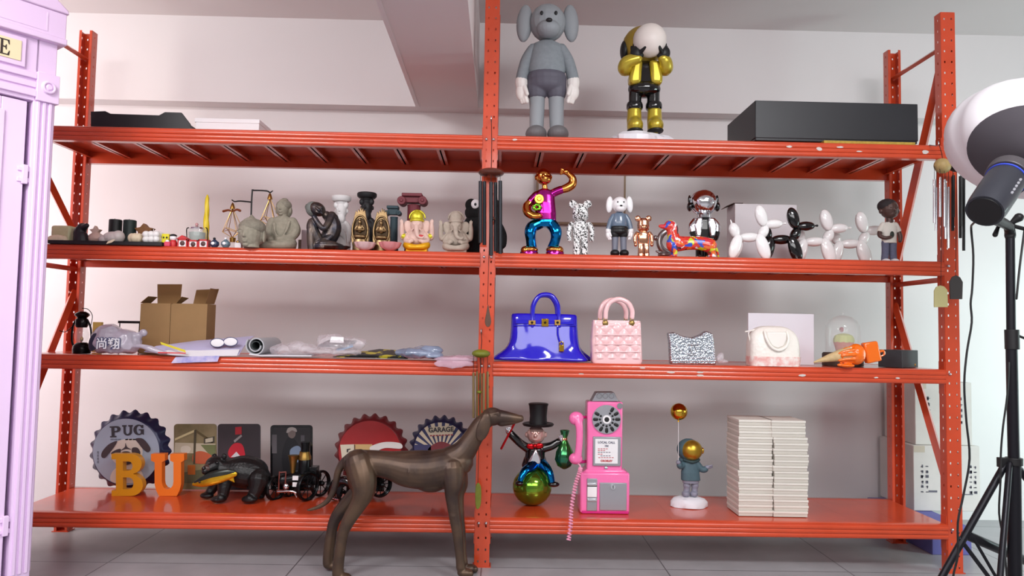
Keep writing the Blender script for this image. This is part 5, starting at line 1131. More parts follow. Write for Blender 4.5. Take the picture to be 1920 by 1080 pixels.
t.e(m, 410, 936, 15, 6, 12, -24); t.e(m, 388, 929, 13, 6, 9, 2); t.e(m, 468, 936, 15, 7, 12, -24); t.e(m, 484, 934, 12, 6, 10, 20); t.mk(m, 'body', BEARM, remesh=1.3, smooth=3)
m = MB(); t.e(m, 388, 879, 9, 8, 7, -24); t.mk(m, 'muzzle', mat('brown_muzzle', (72, 48, 42), .35))
m = MB(); t.e(m, 382, 878, 4, 3.5, 4, -30); t.mk(m, 'nose', BLACKG)
for x in (392, 407):
    m = MB(); t.e(m, x, 868, 2, 2, 1.6, -21 if x > 400 else -19); t.mk(m, 'eye', BLACKG)
m = MB(); t.t(m, [(363, 908, -30, 3), (380, 905, -31, 8), (402, 898, -31, 11), (425, 892, -30, 9), (440, 889, -30, 5)], 16, flat=.5); t.pr(m, [(436, 890), (450, 880), (449, 890), (451, 899), (437, 893)], -31, -29); fish = t.mk(m, 'fish', mat('fish_gold', (222, 172, 40), .2, .7, var=.25, scale=30), remesh=.8, smooth=2)
m = MB(); t.t(m, [(366, 904, -31, 2.4), (382, 898, -31.4, 6), (402, 891, -31.6, 8), (424, 886, -31, 6.5), (438, 885, -30, 4)], 14, flat=.62); t.mk(m, 'fish_back', mat('fish_back_slate', (60, 66, 62), .25, .5, var=.3, scale=40), parent=fish)
m = MB(); t.e(m, 374, 904, 2, 2, 1.4, -37); t.mk(m, 'fish_eye', BLACKG, parent=fish)
# traction engine model
P = atz(556, 938, Z4); t = T('traction_engine_model', 'dark metal model traction engine with spoked wheels', 'model vehicle', 558, P.y + .03, Z4); t.p = t.pc
IRN = mat('dark_iron_gloss', (28, 28, 30), .22, .6); BRN = mat('aged_brass', (150, 118, 62), .35, .9); OXR = mat('oxide_red', (110, 48, 40), .45)
def wheel(t, x, y, d, r, nm, m_, sx=1.0, spokes=8, yaw=0, w=6, hub=None):
    m = MB(); c = t.p(x, y, d); s = t.s; R = Matrix.Rotation(yaw, 3, 'Z')
    def ringp(rad, th):
        return [c + R @ Vector((rad * s * math.cos(a), 0, rad * s * math.sin(a))) for a in [2 * PI * i / 28 for i in range(29)]]
    m.tube(ringp(r - 2.4, 0), [2.4 * s] * 29, 8, 1, False, flat=1)
    off = R @ Vector((0, w * .35 * s, 0))
    m.tube([q + off for q in ringp(r - 2.6, 0)], [2.4 * s] * 29, 8, 1, False); m.tube([q - off for q in ringp(r - 2.6, 0)], [2.4 * s] * 29, 8, 1, False)
    for i in range(spokes):
        a = 2 * PI * i / spokes; m.tube([c, c + R @ Vector(((r - 3) * s * math.cos(a), 0, (r - 3) * s * math.sin(a)))], [.9 * s, .9 * s], 6, 1)
    ax = R @ Vector((0, w * .7 * s, 0)); m.tube([c - ax, c + ax], [r * .2 * s] * 2, 12, 1)
    t.mk(m, nm, m_)
YW = 1.05
wheel(t, 517, 915, -6, 24, 'front_wheel', IRN, yaw=YW); wheel(t, 577, 912, -14, 27, 'rear_wheel', IRN, yaw=YW); wheel(t, 601, 906, 22, 25, 'rear_wheel', IRN, yaw=YW); wheel(t, 545, 914, 22, 20, 'front_wheel', IRN, yaw=YW)
m = MB(); t.t(m, [(530, 900, -8, 11), (552, 896, 0, 13), (590, 892, 14, 13)], 16, 2); t.b(m, 560, 876, 594, 908, -2, 22); t.mk(m, 'boiler', IRN, bevel=1)
m = MB(); t.l(m, 571, [(12, 888), (12, 862), (9, 856), (8, 836), (9, 832), (9, 829), (6, 829)], d=4, n=22); t.mk(m, 'funnel', IRN)
m = MB(); t.l(m, 571, [(12.6, 862), (12, 856), (9.6, 850), (9.4, 847)], d=4, n=22); t.mk(m, 'brass_band', BRN)
m = MB(); t.l(m, 549, [(4, 890), (5, 876), (7, 864), (9, 855), (10, 853), (8, 853)], d=-4, n=22); t.mk(m, 'brass_chimney', BRN)
m = MB()
for x in (524, 536): t.t(m, [(x, 885, -16, 1.3), (x - 2, 925, -18, 1.3)], 8, 1)
t.t(m, [(524, 886, -16, 1.3), (536, 885, -16, 1.3)], 8, 1); t.t(m, [(520, 920, -18, 2), (540, 921, -18, 2)], 8, 1); t.mk(m, 'red_frame', OXR)
for y in (893, 905):
    m = MB(); t.b(m, 553, y - 4, 564, y + 4, -17, -15.5); t.mk(m, 'white_plate', WHITEG)
m = MB(); t.t(m, [(520, 922, -20, 2), (545, 921, -22, 2), (555, 924, -22, 2.4)], 10); t.t(m, [(552, 924, -22, 1.4), (556, 932, -22, 1.2)], 8, 1); t.e(m, 536, 912, 6, 6, 4, -16); t.mk(m, 'chrome_fittings', SILVER)
# red and garage bottle caps
t = bottle_cap('bottle_cap_sign', 'red bottle cap sign standing behind the dog statue', 695, 846, 67, 58, .44, mat('red_enamel_dark', (112, 34, 38), .35, .2), mat('red_tin', (164, 44, 46), .3, .1, var=.12, scale=10))
def fl2(nm, P, c, d=-18.4): return flat(t, nm, [P], mat('p_%d_%d_%d' % c, c, .4), d)
fl2('printed_band', [(638, 834), (664, 833), (664, 868), (642, 868)], (206, 196, 176)); fl2('printed_panel', [(665, 833), (698, 833), (694, 866), (665, 866)], (196, 162, 110)); fl2('printed_ribbon', smooth_poly([(694, 838), (720, 829), (750, 831), (752, 841), (722, 840), (700, 848)]), (214, 208, 204), -18.8)
fl2('printed_mark', [(650, 842), (657, 841), (657, 843), (653, 844), (653, 848), (650, 848)], (60, 56, 56), -18.8); fl2('printed_mark', [(646, 858), (654, 857), (654, 860), (646, 861)], (60, 56, 56), -18.8); fl2('printed_line', [(664, 834), (666, 834), (666, 862), (664, 862)], (90, 60, 40), -18.9)
t = bottle_cap('bottle_cap_sign', 'navy bottle cap sign with GARAGE lettering and sunburst stripes', 827, 840, 58, 49, .445, NAVYM, mat('navy_face', (58, 60, 96), .35, .1))
for i in range(11):
    a0 = math.radians(180 + i * 16.4 + 2); a1 = a0 + math.radians(9)
    fl2('sunburst_stripe', [(826 + 14 * math.cos(a0), 846 + 8 * math.sin(a0)), (826 + 49 * math.cos(a0), 841 + 49 * math.sin(a0)), (826 + 49 * math.cos(a1), 841 + 49 * math.sin(a1)), (826 + 14 * math.cos(a1), 846 + 8 * math.sin(a1))], (206, 194, 170))
fl2('name_panel', [(806, 801), (848, 798), (849, 815), (807, 818)], (206, 194, 170), -18.9)
q = t.pc(827, 806, -11.6); text('GARAGE', .032, INK, t.o, q, (0, -.06, 0), bold=.001)
for i in range(8): fl2('red_print', [(806 + i * 5.6, 816 - i * .25), (810 + i * 5.6, 815.8 - i * .25), (810 + i * 5.6, 818 - i * .25), (806 + i * 5.6, 818.2 - i * .25)], (150, 60, 70), -19.4)
fl2('red_badge', smooth_poly([(806, 838), (826, 828), (848, 836), (848, 846), (806, 846)]), (120, 52, 58), -19); fl2('navy_band', [(776, 834), (808, 834), (808, 862), (778, 862)], (62, 62, 100), -19)
# vintage car model behind the dog
P = atz(680, 944, Z4); t = T('vintage_car_model', 'black vintage car model half hidden behind the dog statue', 'model vehicle', 672, P.y + .02, Z4)
wheel(t, 652, 922, -10, 20, 'front_wheel', IRN, yaw=.75, w=9); wheel(t, 714, 908, -2, 24, 'rear_wheel', IRN, yaw=.75, w=9, spokes=12); wheel(t, 626, 926, 14, 15, 'front_wheel', IRN, yaw=.75, w=8)
m = MB(); t.t(m, [(622, 926, 0, 8), (628, 908, -4, 9), (642, 900, -8, 10), (658, 902, -14, 9), (668, 916, -16, 7)], 14); t.t(m, [(690, 916, -8, 7), (696, 896, -8, 9), (712, 884, -6, 10), (730, 894, -2, 7)], 14); t.b(m, 648, 878, 720, 922, 4, 40); t.b(m, 670, 860, 716, 882, 8, 38); t.mk(m, 'car_body', BLACKG, remesh=1.3, smooth=6)
m = MB(); t.e(m, 645, 874, 9, 8, 8, -8); t.mk(m, 'headlight', SILVER)
m = MB(); t.t(m, [(619, 930, -6, 1.6), (634, 932, -18, 1.6), (652, 931, -24, 1.6)], 8); t.mk(m, 'bumper', SILVER)

# ================================================================ greyhound statue on the floor
DOG = mat('patinated_bronze', (98, 78, 62), .42, .55, var=.35, scale=9, col2=(66, 54, 50), bump=.12)
t = T('greyhound_statue', 'life-size bronze greyhound statue standing in front of the rack', 'statue', 755, -.125, 0); t.p = t.pc
m = MB(); TT = lambda P, n=16, k=5: t.t(m, P, n, k)
TT([(668, 868, 0, 25), (700, 868, 0, 24), (735, 873, 0, 27), (765, 880, 0, 33), (805, 881, 0, 36), (838, 874, 0, 34), (862, 866, 0, 26)], 24)
TT([(735, 868, 0, 22), (790, 866, 0, 22), (830, 866, 0, 22), (856, 858, 0, 22)], 20); t.e(m, 808, 890, 40, 33, 28); t.e(m, 842, 885, 26, 34, 28)
TT([(846, 862, 0, 26), (868, 848, 0, 23), (886, 822, 0, 19), (902, 797, 0, 17), (916, 784, 0, 15)], 20)
t.e(m, 923, 781, 21, 17.5, 15); TT([(922, 781, 0, 16), (944, 782, 0, 12.5), (964, 784, 0, 9), (976, 785, 0, 6.5)], 18); t.e(m, 977, 783, 5, 5, 5); TT([(940, 791, 0, 9), (960, 790, 0, 6.5), (972, 789, 0, 4)], 12)
for s in (-1, 1):
    # ears
    t.e(m, 912, 782, 9, 10, 6, s * 13)
    # front legs
    dx = 0 if s < 0 else 9; dy = 0 if s < 0 else -10; D0 = s * 22
    TT([(848 + dx * .5, 880, s * 15, 24), (850 + dx, 908, D0, 19), (848 + dx, 930, D0, 13.5), (853 + dx * .8, 970, D0, 11), (858 + dx * .6, 1000, D0, 10), (862 + dx * .5, 1045 + dy, D0, 8), (864 + dx * .5, 1064 + dy, D0, 9)], 16)
    t.e(m, 851 + dx * .7, 966, 10, 9, 9, D0 - 3); t.e(m, 872 + dx, 1074 + dy * .8, 15, 8.5, 10, D0)
    for q in (-1, 0, 1): t.e(m, 882 + dx, 1076 + dy * .8, 6, 5.5, 4, D0 + q * 6)
    # hind legs
    hx = 0 if s < 0 else -18; hy = 0 if s < 0 else -22
    TT([(672, 868, s * 12, 26), (680 + hx * .2, 895, s * 18, 26), (682 + hx * .3, 920, D0, 22), (672 + hx * .7, 945 + hy * .4, D0, 16), (654 + hx, 975 + hy * .6, D0, 12.5), (643 + hx, 1000 + hy * .8, D0, 10.5), (638 + hx, 1030 + hy, D0, 10), (634 + hx, 1062 + hy, D0, 10.5), (634 + hx, 1078 + hy, D0, 11)], 16)
    t.e(m, 641 + hx, 1004 + hy * .8, 9, 10, 9, D0 + 1); t.e(m, 643 + hx, 1082 + hy, 16, 8, 11, D0)
    for q in (-1, 0, 1): t.e(m, 655 + hx, 1084 + hy, 6, 5.5, 4, D0 + q * 6)
    t.t(m, [(912, 778, s * 13, 2), (934, 774, s * 12.5, 2.6)], 8, 1); t.e(m, 934, 777, 4, 3, 3, s * 12)
    for q in range(6): t.t(m, [(770 + q * 12, 868, s * 26, 2), (766 + q * 12, 885, s * 33, 2.2), (768 + q * 12, 900, s * 28, 2)], 8)
TT([(656, 858, 0, 9), (643, 868, 0, 7.5), (634, 885, 0, 6.8), (627, 915, 0, 6), (615, 938, 2, 5), (598, 950, 2, 4), (580, 956, 2, 2.6), (577, 956, 2, 2)], 12)
t.mk(m, 'body', DOG, remesh=1.4, smooth=4)

for s in (-1, 1):
    m = MB(); t.e(m, 906, 803, 12.5, 25, 3.6, s * 18.5, rot=16); t.e(m, 911, 786, 9, 12, 4.5, s * 16.5, rot=10); t.mk(m, 'ear', DOG, remesh=1.0, smooth=3)

# ================================================================ bottom shelf, right bay
P = atz(998, 946, Z4); t = T('gentleman_figurine', 'shiny figurine in black top hat and tailcoat seated on a green ball', 'figurine', 998, P.y, Z4); t.p = t.pc
m = MB(); t.e(m, 998, 912, 37, 35, 36); t.mk(m, 'green_ball', mat('green_gold_chrome', (140, 176, 56), .12, .85, var=.3, scale=12, col2=(96, 150, 50)))
m = MB(); t.l(m, 1009, [(28, 798), (30, 795), (28, 793), (17, 794), (16, 780), (17.5, 762), (19, 757), (17, 756), (1, 757)], n=36); hat = t.mk(m, 'top_hat', BLACK)
m = MB(); t.e(m, 1005, 815, 17.5, 17, 16); t.e(m, 1004, 817, 3, 4, 4, -16); t.e(m, 1004, 824, 6, 2, 2, -13); t.t(m, [(1005, 826, 0, 9), (1005, 838, 0, 9)], 10)
for s in (-1, 1): t.e(m, 1004 + s * 6, 811, 2.6, 2.2, 2, -15); t.e(m, 1005 + s * 18, 815, 3, 5, 4)
t.mk(m, 'head', mat('rosy_silver_chrome', (226, 190, 180), .22, .55), remesh=.8, smooth=2)
m = MB(); t.loft(m, [(872, 1003, 18, 11), (858, 1003, 19, 13), (842, 1004, 18, 12), (834, 1005, 10, 8)], ex=2.4)
t.t(m, [(992, 842, 0, 9), (977, 832, -2, 8), (962, 818, -4, 7.5), (957, 812, -4, 7)], 12); t.t(m, [(1018, 840, 0, 9), (1034, 836, -2, 8), (1048, 828, -4, 7)], 12); t.t(m, [(990, 860, 4, 8), (984, 872, 6, 6)], 10); t.t(m, [(1016, 860, 4, 8), (1020, 868, 6, 6)], 10); t.mk(m, 'tailcoat', mat('black_lacquer', (14, 14, 16), .12, coat=.7), remesh=.9, smooth=4)
m = MB(); t.pr(m, [(1004, 838), (1013, 856), (1014, 868), (988, 868), (994, 856)], -16, -8); t.mk(m, 'shirt_front', SILVER, bevel=2.5)
m = MB(); t.e(m, 1003, 836, 5, 4, 4, -14); t.e(m, 995, 837, 8, 5.5, 3, -13, rot=8); t.e(m, 1011, 836, 8, 5.5, 3, -13, rot=-8); t.mk(m, 'bow_tie', mat('red_chrome', (196, 22, 30), .15, .8), remesh=.7, smooth=1)
m = MB(); t.t(m, [(1003, 866, 0, 14), (996, 876, -14, 11), (984, 884, -30, 8), (977, 897, -36, 6), (976, 904, -36, 5.5)], 14); t.t(m, [(1010, 866, 0, 12), (1022, 876, -14, 10), (1030, 888, -24, 8), (1034, 902, -26, 6.5)], 14); t.mk(m, 'trousers', BLUC, remesh=.9, smooth=3)
m = MB(); t.e(m, 1038, 908, 11, 5, 6, -28); t.mk(m, 'shoe', BLACKG)
m = MB(); t.e(m, 974, 906, 8, 5, 8, -40); t.mk(m, 'shoe', BLACKG)
for x, y in ((954, 809), (1053, 824)):
    m = MB(); t.e(m, x, y, 6, 6, 5, -5)
    for q in range(4): t.t(m, [(x - 4 + q * 2.6, y - 3, -8, 1.8), (x - 5 + q * 3, y - 8 + abs(q - 1.5), -9, 1.6)], 6, 1)
    t.mk(m, 'hand', SILVER, remesh=.6, smooth=1)
m = MB(); t.t(m, [(964, 795, -8, 2.2), (940, 841, -10, 2.2)], 8, 1); t.mk(m, 'red_cane', mat('red_chrome', (196, 22, 30), .15, .8))
m = MB(); t.l(m, 1058, [(4, 878), (13, 872), (18, 860), (16, 846), (9, 832), (5, 824), (4.5, 820), (8, 810), (9, 806), (6, 808)], d=-6, n=26, wob=lambda a, i: 1 + .05 * math.sin(8 * a)); t.mk(m, 'green_pouch', mat('green_chrome_dark', (84, 160, 64), .13, .85, var=.3, scale=14, col2=(50, 120, 100)), angle=80)
m = MB(); t.l(m, 1058, [(5.6, 824), (6.4, 822), (5.6, 820)], d=-6, n=18); t.mk(m, 'pouch_tie', ROSE)
# pink wall telephone
PHN = mat('hot_pink_plastic', (244, 116, 176), .22, coat=.5); PHN2 = mat('hot_pink_dark', (206, 44, 128), .3); GRY = mat('grey_silver_panel', (168, 170, 176), .35, .6)
P = atz(1135, 962, Z4); t = T('pay_telephone', 'hot pink vintage pay telephone with rotary dial and hanging cord', 'telephone', 1135, P.y, Z4)
m = MB(); t.b(m, 1100, 754, 1168, 886, 0, 40); t.mk(m, 'upper_housing', PHN, bevel=3)
m = MB(); t.b(m, 1087, 886, 1180, 961, -6, 46); t.pr(m, [(1090, 887), (1100, 880), (1168, 880), (1177, 887)], -3, 42); t.mk(m, 'lower_housing', PHN, bevel=3.5)
m = MB(); t.b(m, 1090, 957, 1178, None, -7, 46); t.mk(m, 'base_edge', PHN2, bevel=1)
m = MB(); t.pr(m, [(1110, 753), (1119, 736), (1152, 736), (1161, 753)], 4, 34); q = t.mk(m, 'coin_head', GRY, bevel=1)
for x in (1124, 1135.5, 1147):
    m = MB(); pts = [(x + 4.6 * math.cos(a), 743 + 4.6 * math.sin(a), 3.6, .8) for a in [i * PI / 8 for i in range(17)]]; t.t(m, pts, 6, 1, False); t.mk(m, 'coin_slot', SILVER, parent=q)
def disc(nm, x, y, r, d0, d1, m_, parent=None, r2=None):
    m = MB(); c = t.p(x, y); m.tube([(c.x, d0 * t.s, c.z), (c.x, d1 * t.s, c.z)], [(r2 or r) * t.s, r * t.s], 40, 1, False); return t.mk(m, nm, m_, parent=parent, angle=40) if parent else t.mk(m, nm, m_)
dial = disc('dial', 1137, 786, 27, -3, 1, GRY)
m = MB(); c = t.p(1137, 786)
for i in range(10):
    a = math.radians(-60 + 30 * i + 0); u, w = math.cos(a), math.sin(a)
    p0 = t.p(1137 + 18.5 * u, 786 + 18.5 * w, -3.2); p1 = t.p(1137 + 22.6 * u, 786 + 22.6 * w, -3.2); m.tube([p0, p1], [3.0 * t.s, 3.1 * t.s], 10, 1, True, flat=.35)
    m.ell(t.p(1137 + 12.6 * u, 786 + 12.6 * w, -3.2), (2.2 * t.s, .8 * t.s, 2.2 * t.s))
t.mk(m, 'finger_hole', BLACK, parent=dial); 
disc('dial_ring', 1137, 786, 8, -5, -3, WHITEG, dial); disc('dial_centre', 1137, 786, 4.5, -5.8, -4.5, BLACK, dial)
disc('badge', 1162, 761, 5.5, -2, 1, SILVER)
m = MB(); t.b(m, 1111, 819, 1164, 873, -3.5, 1); fr = t.mk(m, 'card_frame', GRY, bevel=1.2)
m = MB(); t.b(m, 1115, 823, 1158, 868, -4.2, -3); t.mk(m, 'instruction_card', WHITE, parent=fr)
REDI = mat('red_ink', (190, 50, 60), .5); INKB = mat('blue_grey_ink', (84, 84, 104), .5)
text('LOCAL CALL', .0128, INKB, fr, t.p(1136.5, 829, -4.6), None, bold=.0004, space=1.05); text('10¢', .0125, INKB, fr, t.p(1136.5, 835.5, -4.6), None, bold=.0004); text('CROSLEY', .0118, REDI, fr, t.p(1136.5, 863.5, -4.6), None, bold=.0006, space=1.1)
for i, (a, b, c) in enumerate(((1121, 1145, REDI), (1121, 1138, REDI), (1121, 1150, INKB), (1121, 1132, REDI), (1126, 1148, INKB), (1122, 1153, REDI))):
    n = int((b - a) / 5)
    for k in range(n): flat(t, 'small_print', [[(a + k * 5, 841 + i * 3.3), (a + k * 5 + 3.6, 841 + i * 3.3), (a + k * 5 + 3.6, 842 + i * 3.3), (a + k * 5, 842 + i * 3.3)]], c, -4.8, .3, parent=fr)
m = MB(); t.e(m, 1136, 877, 3.6, 3.6, 2.5, -1); t.mk(m, 'lock_knob', SILVER)
m = MB(); t.b(m, 1123, 904, 1174, 955, -8.5, -5); q = t.mk(m, 'coin_door', GRY, bevel=1)
disc('door_lock', 1148, 911, 4.5, -11, -8, SILVER, q); m = MB(); t.b(m, 1147.4, 908, 1148.6, 914, -11.4, -10.6); t.mk(m, 'keyhole', BLACK, parent=q)
m = MB(); t.b(m, 1099, 896, 1119, 956, -8, -5); q = t.mk(m, 'return_panel', GRY, bevel=1); m = MB(); t.b(m, 1100, 911, 1118, 930, -10, -7.5); t.mk(m, 'return_window', WHITEG, parent=q, bevel=.8)
for y in (904, 933): m = MB(); t.b(m, 1100, y, 1118, y + 4.5, -10.4, -7.5); t.mk(m, 'chrome_lip' if y < 920 else 'chrome_tray', SILVER, parent=q, bevel=.6)
m = MB(); t.b(m, 1100, 906.5, 1118, 910, -9, -7.5); t.mk(m, 'slot_shadow', BLACK, parent=q)
m = MB(); t.t(m, [(1082, 785, -8, 9), (1085, 800, -12, 7), (1085, 825, -12, 6.5), (1083, 848, -10, 7), (1080, 858, -8, 9)], 14, flat=.8); t.e(m, 1080, 784, 14, 13, 10, -4); t.e(m, 1079, 859, 13, 11, 11, -4); hs = t.mk(m, 'handset', PHN, remesh=1.0, smooth=3)
m = MB(); t.t(m, [(1101, 784, 16, 2.6), (1090, 784, 8, 2.6), (1082, 790, 4, 2.6)], 8); t.mk(m, 'cradle_hook', PHN2)
m = MB(); t.t(m, [(1100, 868, 16, 3), (1090, 868, 10, 3)], 8); t.mk(m, 'cord_socket', PHN2)
m = MB(); pts = []; NN = 230; path = [(1082, 868, -8), (1088, 874, -12), (1087, 884, -24), (1080, 905, -46), (1075, 930, -64), (1071, 958, -76), (1070, 985, -80), (1066, 1013, -80)]
cp = catmull(path, 33); L = len(cp)
for i in range(L):
    x, y, d = cp[i]; a = i * .9 if i > 40 else 0; rr_ = 3.4 if i > 44 else 0
    pts.append((x + rr_ * math.cos(a), y, d + rr_ * math.sin(a), 1.25))
m.tube([t.pc(x, y, d) for x, y, d, r in pts], [r * t.s for x, y, d, r in pts], 6, 1); t.mk(m, 'coiled_cord', mat('cord_pink', (240, 160, 190), .4), parent=hs, clamp=False)
# little astronaut with balloon
P = atz(1292, 949, Z4); t = T('astronaut_boy_figurine', 'small astronaut boy in teal coat holding a gold balloon', 'figurine', 1294, P.y, Z4); t.p = t.pc
m = MB(); t.l(m, 1292, [(33, None), (34, 948), (33, 940), (28, 934), (18, 931), (1, 930)], n=40, sy=.75, wob=lambda a, i: 1 + .05 * math.sin(4 * a + i)); t.mk(m, 'cloud_base', mat('snow_white', (226, 226, 232), .6))
TEAL = mat('teal_coat', (72, 98, 108), .6, var=.12, scale=60); GRB = mat('grey_boot', (134, 136, 152), .5); SKN = mat('skin_tone', (206, 160, 142), .5)
for s, x in ((-1, 1287), (1, 1302)):
    m = MB(); t.e(m, x - 1, 926, 7.5, 6, 9, -4); t.t(m, [(x, 924, 0, 6), (x + 1, 911, 0, 6)], 12); t.t(m, [(x + 1, 911, 0, 7.2), (x + 1, 909, 0, 7.2)], 12, 1); t.mk(m, 'boot', GRB, remesh=.7, smooth=2)
    m = MB(); t.t(m, [(x + 1, 910, 0, 4.6), (x + 1, 900, 0, 5)], 12); t.mk(m, 'leg', SKN)
m = MB(); t.loft(m, [(905, 1295, 15, 10), (896, 1295, 17, 11)], ex=2.4); t.mk(m, 'shorts', GRB)
m = MB(); t.loft(m, [(900, 1295, 18, 12), (885, 1294, 17, 11), (870, 1294, 14, 9), (862, 1296, 9, 7)], ex=2.4); t.t(m, [(1307, 870, 0, 6.5), (1316, 880, -2, 6), (1322, 880, -3, 6)], 12); t.t(m, [(1283, 870, 0, 6.5), (1276, 874, -6, 6), (1274, 872, -9, 5.5)], 12); t.mk(m, 'coat', TEAL, remesh=.8, smooth=3)
m = MB(); t.e(m, 1291, 843, 22, 21, 21, 3); t.e(m, 1282, 862, 10, 6, 8, 4); t.mk(m, 'hood', TEAL)
m = MB(); t.e(m, 1297, 844, 20, 19, 19, -6); t.mk(m, 'gold_visor', mat('gold_visor', (190, 156, 56), .32, .85))
m = MB(); t.t(m, [(1283, 862, -4, 3), (1298, 866, -11, 3), (1310, 862, -4, 3)], 10); t.mk(m, 'collar', mat('collar_dark', (50, 72, 74), .6))
for x, sx in ((1276, -1), (1317, 1)):
    m = MB(); t.e(m, x, 845, 3, 6, 5, -3); t.mk(m, 'ear_disc', GOLD)
for x, y, dx, dd in ((1272, 867, -1, -11), (1326, 876, 6, -4)):
    m = MB(); t.e(m, x, y, 4.5, 4, 4, dd)
    for q in range(4): t.t(m, [(x + dx * .5, y - 2 + q * 1.4, dd - 2 + q, 1.4), (x + dx * 1.6, y - 4 + q * 1.6, dd - 3 + q, 1.1)], 6, 1)
    t.mk(m, 'mitten', GRB, remesh=.6, smooth=1)
m = MB(); t.t(m, [(1272, 868, -12, .5), (1272, 820, -6, .5), (1272, 788, 0, .5)], 6, 1); t.mk(m, 'string', WHITE)
m = MB(); t.e(m, 1273, 772, 16, 16, 16); t.l(m, 1272, [(2, 791), (1, 788)], n=10); t.mk(m, 'balloon', GOLD)
# two stacks of slim white boxes
ordn = ['topmost', 'second from the top', 'third from the top', 'fourth from the top', 'fifth from the top', 'sixth from the top', 'seventh from the top', 'eighth from the top', 'ninth from the top', 'tenth from the top', 'eleventh from the top', 'twelfth from the top', 'fifth from the bottom', 'fourth from the bottom', 'third from the bottom', 'second from the bottom', 'lowest']
SLB = mat('off_white_card', (226, 221, 212), .75, var=.05, scale=12); SLD = mat('card_edge_inside', (204, 198, 188), .85)
P = atz(1385, 968, Z4); YS = P.y
def one_box(x0, x1, Y, z, h, label, src=None, dxm=0):
    xa = ground(x0, Y, Z4).x + dxm; xb = ground(x1, Y, Z4).x + dxm
    if src is None:
        o = bpy.data.objects.new('slim_white_box', None); COL.objects.link(o); w = xb - xa
        tag(o, label, 'box', 'slim white boxes in two stacks')
        MB().box((0, 0, .0003), (w, .172, h - .0105)).build('tray', SLD, o, bevel=.001)
        MB().box((-.0015, -.0025, h - .0105), (w + .0015, .1745, h - .0004)).build('lid', SLB, o, bevel=.0012)
        o.location = (xa, Y, z); return o
    return copy_tree(src, (xa, Y, z), label)
random.seed(11); nL = 17; src = None
HL = (at(1385, 787, YS).z - Z4) / nL
for i in range(nL):
    k = nL - 1 - i
    o = one_box(1385, 1448.6, YS + random.uniform(-.003, .003), Z4 + .001 + i * HL, HL, 'slim white box, %s of the left stack on the bottom shelf' % ordn[k], src, random.uniform(-.003, .003)); src = src or o
P2 = atz(1517, 974, Z4)
for i in range(nL):
    k = nL - 1 - i; sh = 0 if k < 3 else random.uniform(-.003, .003) + .001 * (10 - k) * .2
    one_box(1449.6, 1513.2, YS - .006 + random.uniform(-.003, .003), Z4 + .001 + i * HL, HL, 'slim white box, %s of the right stack on the bottom shelf' % ordn[k], src, .004 + sh if k >= 3 else -.006)
# ================================================================ wind chimes
CORD = mat('dark_cord', (40, 30, 28), .8)
WOODB = mat('reddish_wood', (96, 50, 38), .3, var=.25, scale=40, coat=.4)
def chime(label, x, Y, ytop, disc_y, rx, ry, tilt, discm, tubes, tm, striker, sail, sailm, hooky=None, tw=3.2):
    t = T('wind_chime', label, 'wind chime', x, Y, .3); zc = t.P.z
    def B(m, nm, mt, **k): return t.mk(m, nm, mt, clamp=False, **k)
    m = MB(); t.e(m, x, disc_y, rx, ry, rx, 0, tilt, nu=28, nv=12); hub = B(m, 'hanger_disc', discm)
    m = MB(); t.t(m, [(x, ytop, 14 if hooky is None else hooky, .7), (x + 1, (ytop + disc_y) / 2, 4, .7), (x, disc_y - ry + 1, 0, .7)], 6, 2)
    B(m, 'hanging_cord', CORD)
    q0 = t.p(x, ytop, 14); m = MB(); m.tube([q0, q0 + Vector((0, -.004, -.012)), q0 + Vector((0, .015, -.016)), Vector((q0.x, -.0035 - Y, q0.z))], [.0025] * 4, 8, 3); B(m, 'hook', STEEL)
    for (tx, y0, y1, d) in tubes:
        m = MB(); t.t(m, [(tx, y0, d, tw), (tx, y1, d, tw)], 12, 1, False); q = B(m, 'tube', tm)
        m = MB(); t.t(m, [(tx, disc_y, d * .8, .5), (tx, y0 + 1, d, .5)], 6, 1); B(m, 'cord', CORD, parent=q)
    if striker:
        m = MB(); t.e(m, striker[0], striker[1], striker[2], striker[2] * .6, striker[2]); B(m, 'striker', striker[3])
    m = MB(); t.t(m, [(x, disc_y, 0, .5), (sail[0], sail[1], 0, .5)], 6, 1); B(m, 'sail_cord', CORD)
    m = MB(); pts = sail[2]; t.pr(m, pts, -1.2, 1.2); B(m, 'wind_sail', sailm, bevel=.7)
    return t
DKT = mat('gunmetal_tube', (46, 48, 52), .4, .7)
drop = lambda cx, y0, y1, w: smooth_poly([(cx, y0), (cx + w * .5, y0 + (y1 - y0) * .35), (cx + w, y0 + (y1 - y0) * .75), (cx + w * .6, y1 - 2), (cx, y1), (cx - w * .6, y1 - 2), (cx - w, y0 + (y1 - y0) * .75), (cx - w * .5, y0 + (y1 - y0) * .35)])
chime('wooden wind chime with dark tubes hung high on the centre post', 921, -.065, 214, 324, 25, 8.5, 0, WOODB, [(901, 341, 456, -6), (908, 338, 458, 12), (921, 345, 481, -18), (929, 340, 470, 12), (938, 340, 476, -4)], DKT, (923, 410, 6, WOODB), (914, 571, drop(915, 571, 613, 6)), mat('sail_brown', (92, 62, 46), .35, var=.2, scale=60, coat=.4), tw=3.6)
GRN = mat('olive_green_wood', (116, 122, 36), .5, var=.15, scale=50)
chime('green-topped wind chime with gold tubes on the lower centre post', 902, -.06, 618, 663, 17.5, 8, 0, GRN, [(888, 698, 783, -6), (894, 697, 792, 8), (907, 699, 770, -10), (914, 697, 775, 6), (900, 700, 778, 12)], mat('champagne_tube', (156, 136, 96), .3, .9), (899, 735, 5, GRN), (896, 905, smooth_poly([(897, 905), (902, 915), (902, 940), (899, 952), (893, 953), (891, 935), (892, 912)])), GRN, tw=2.4)
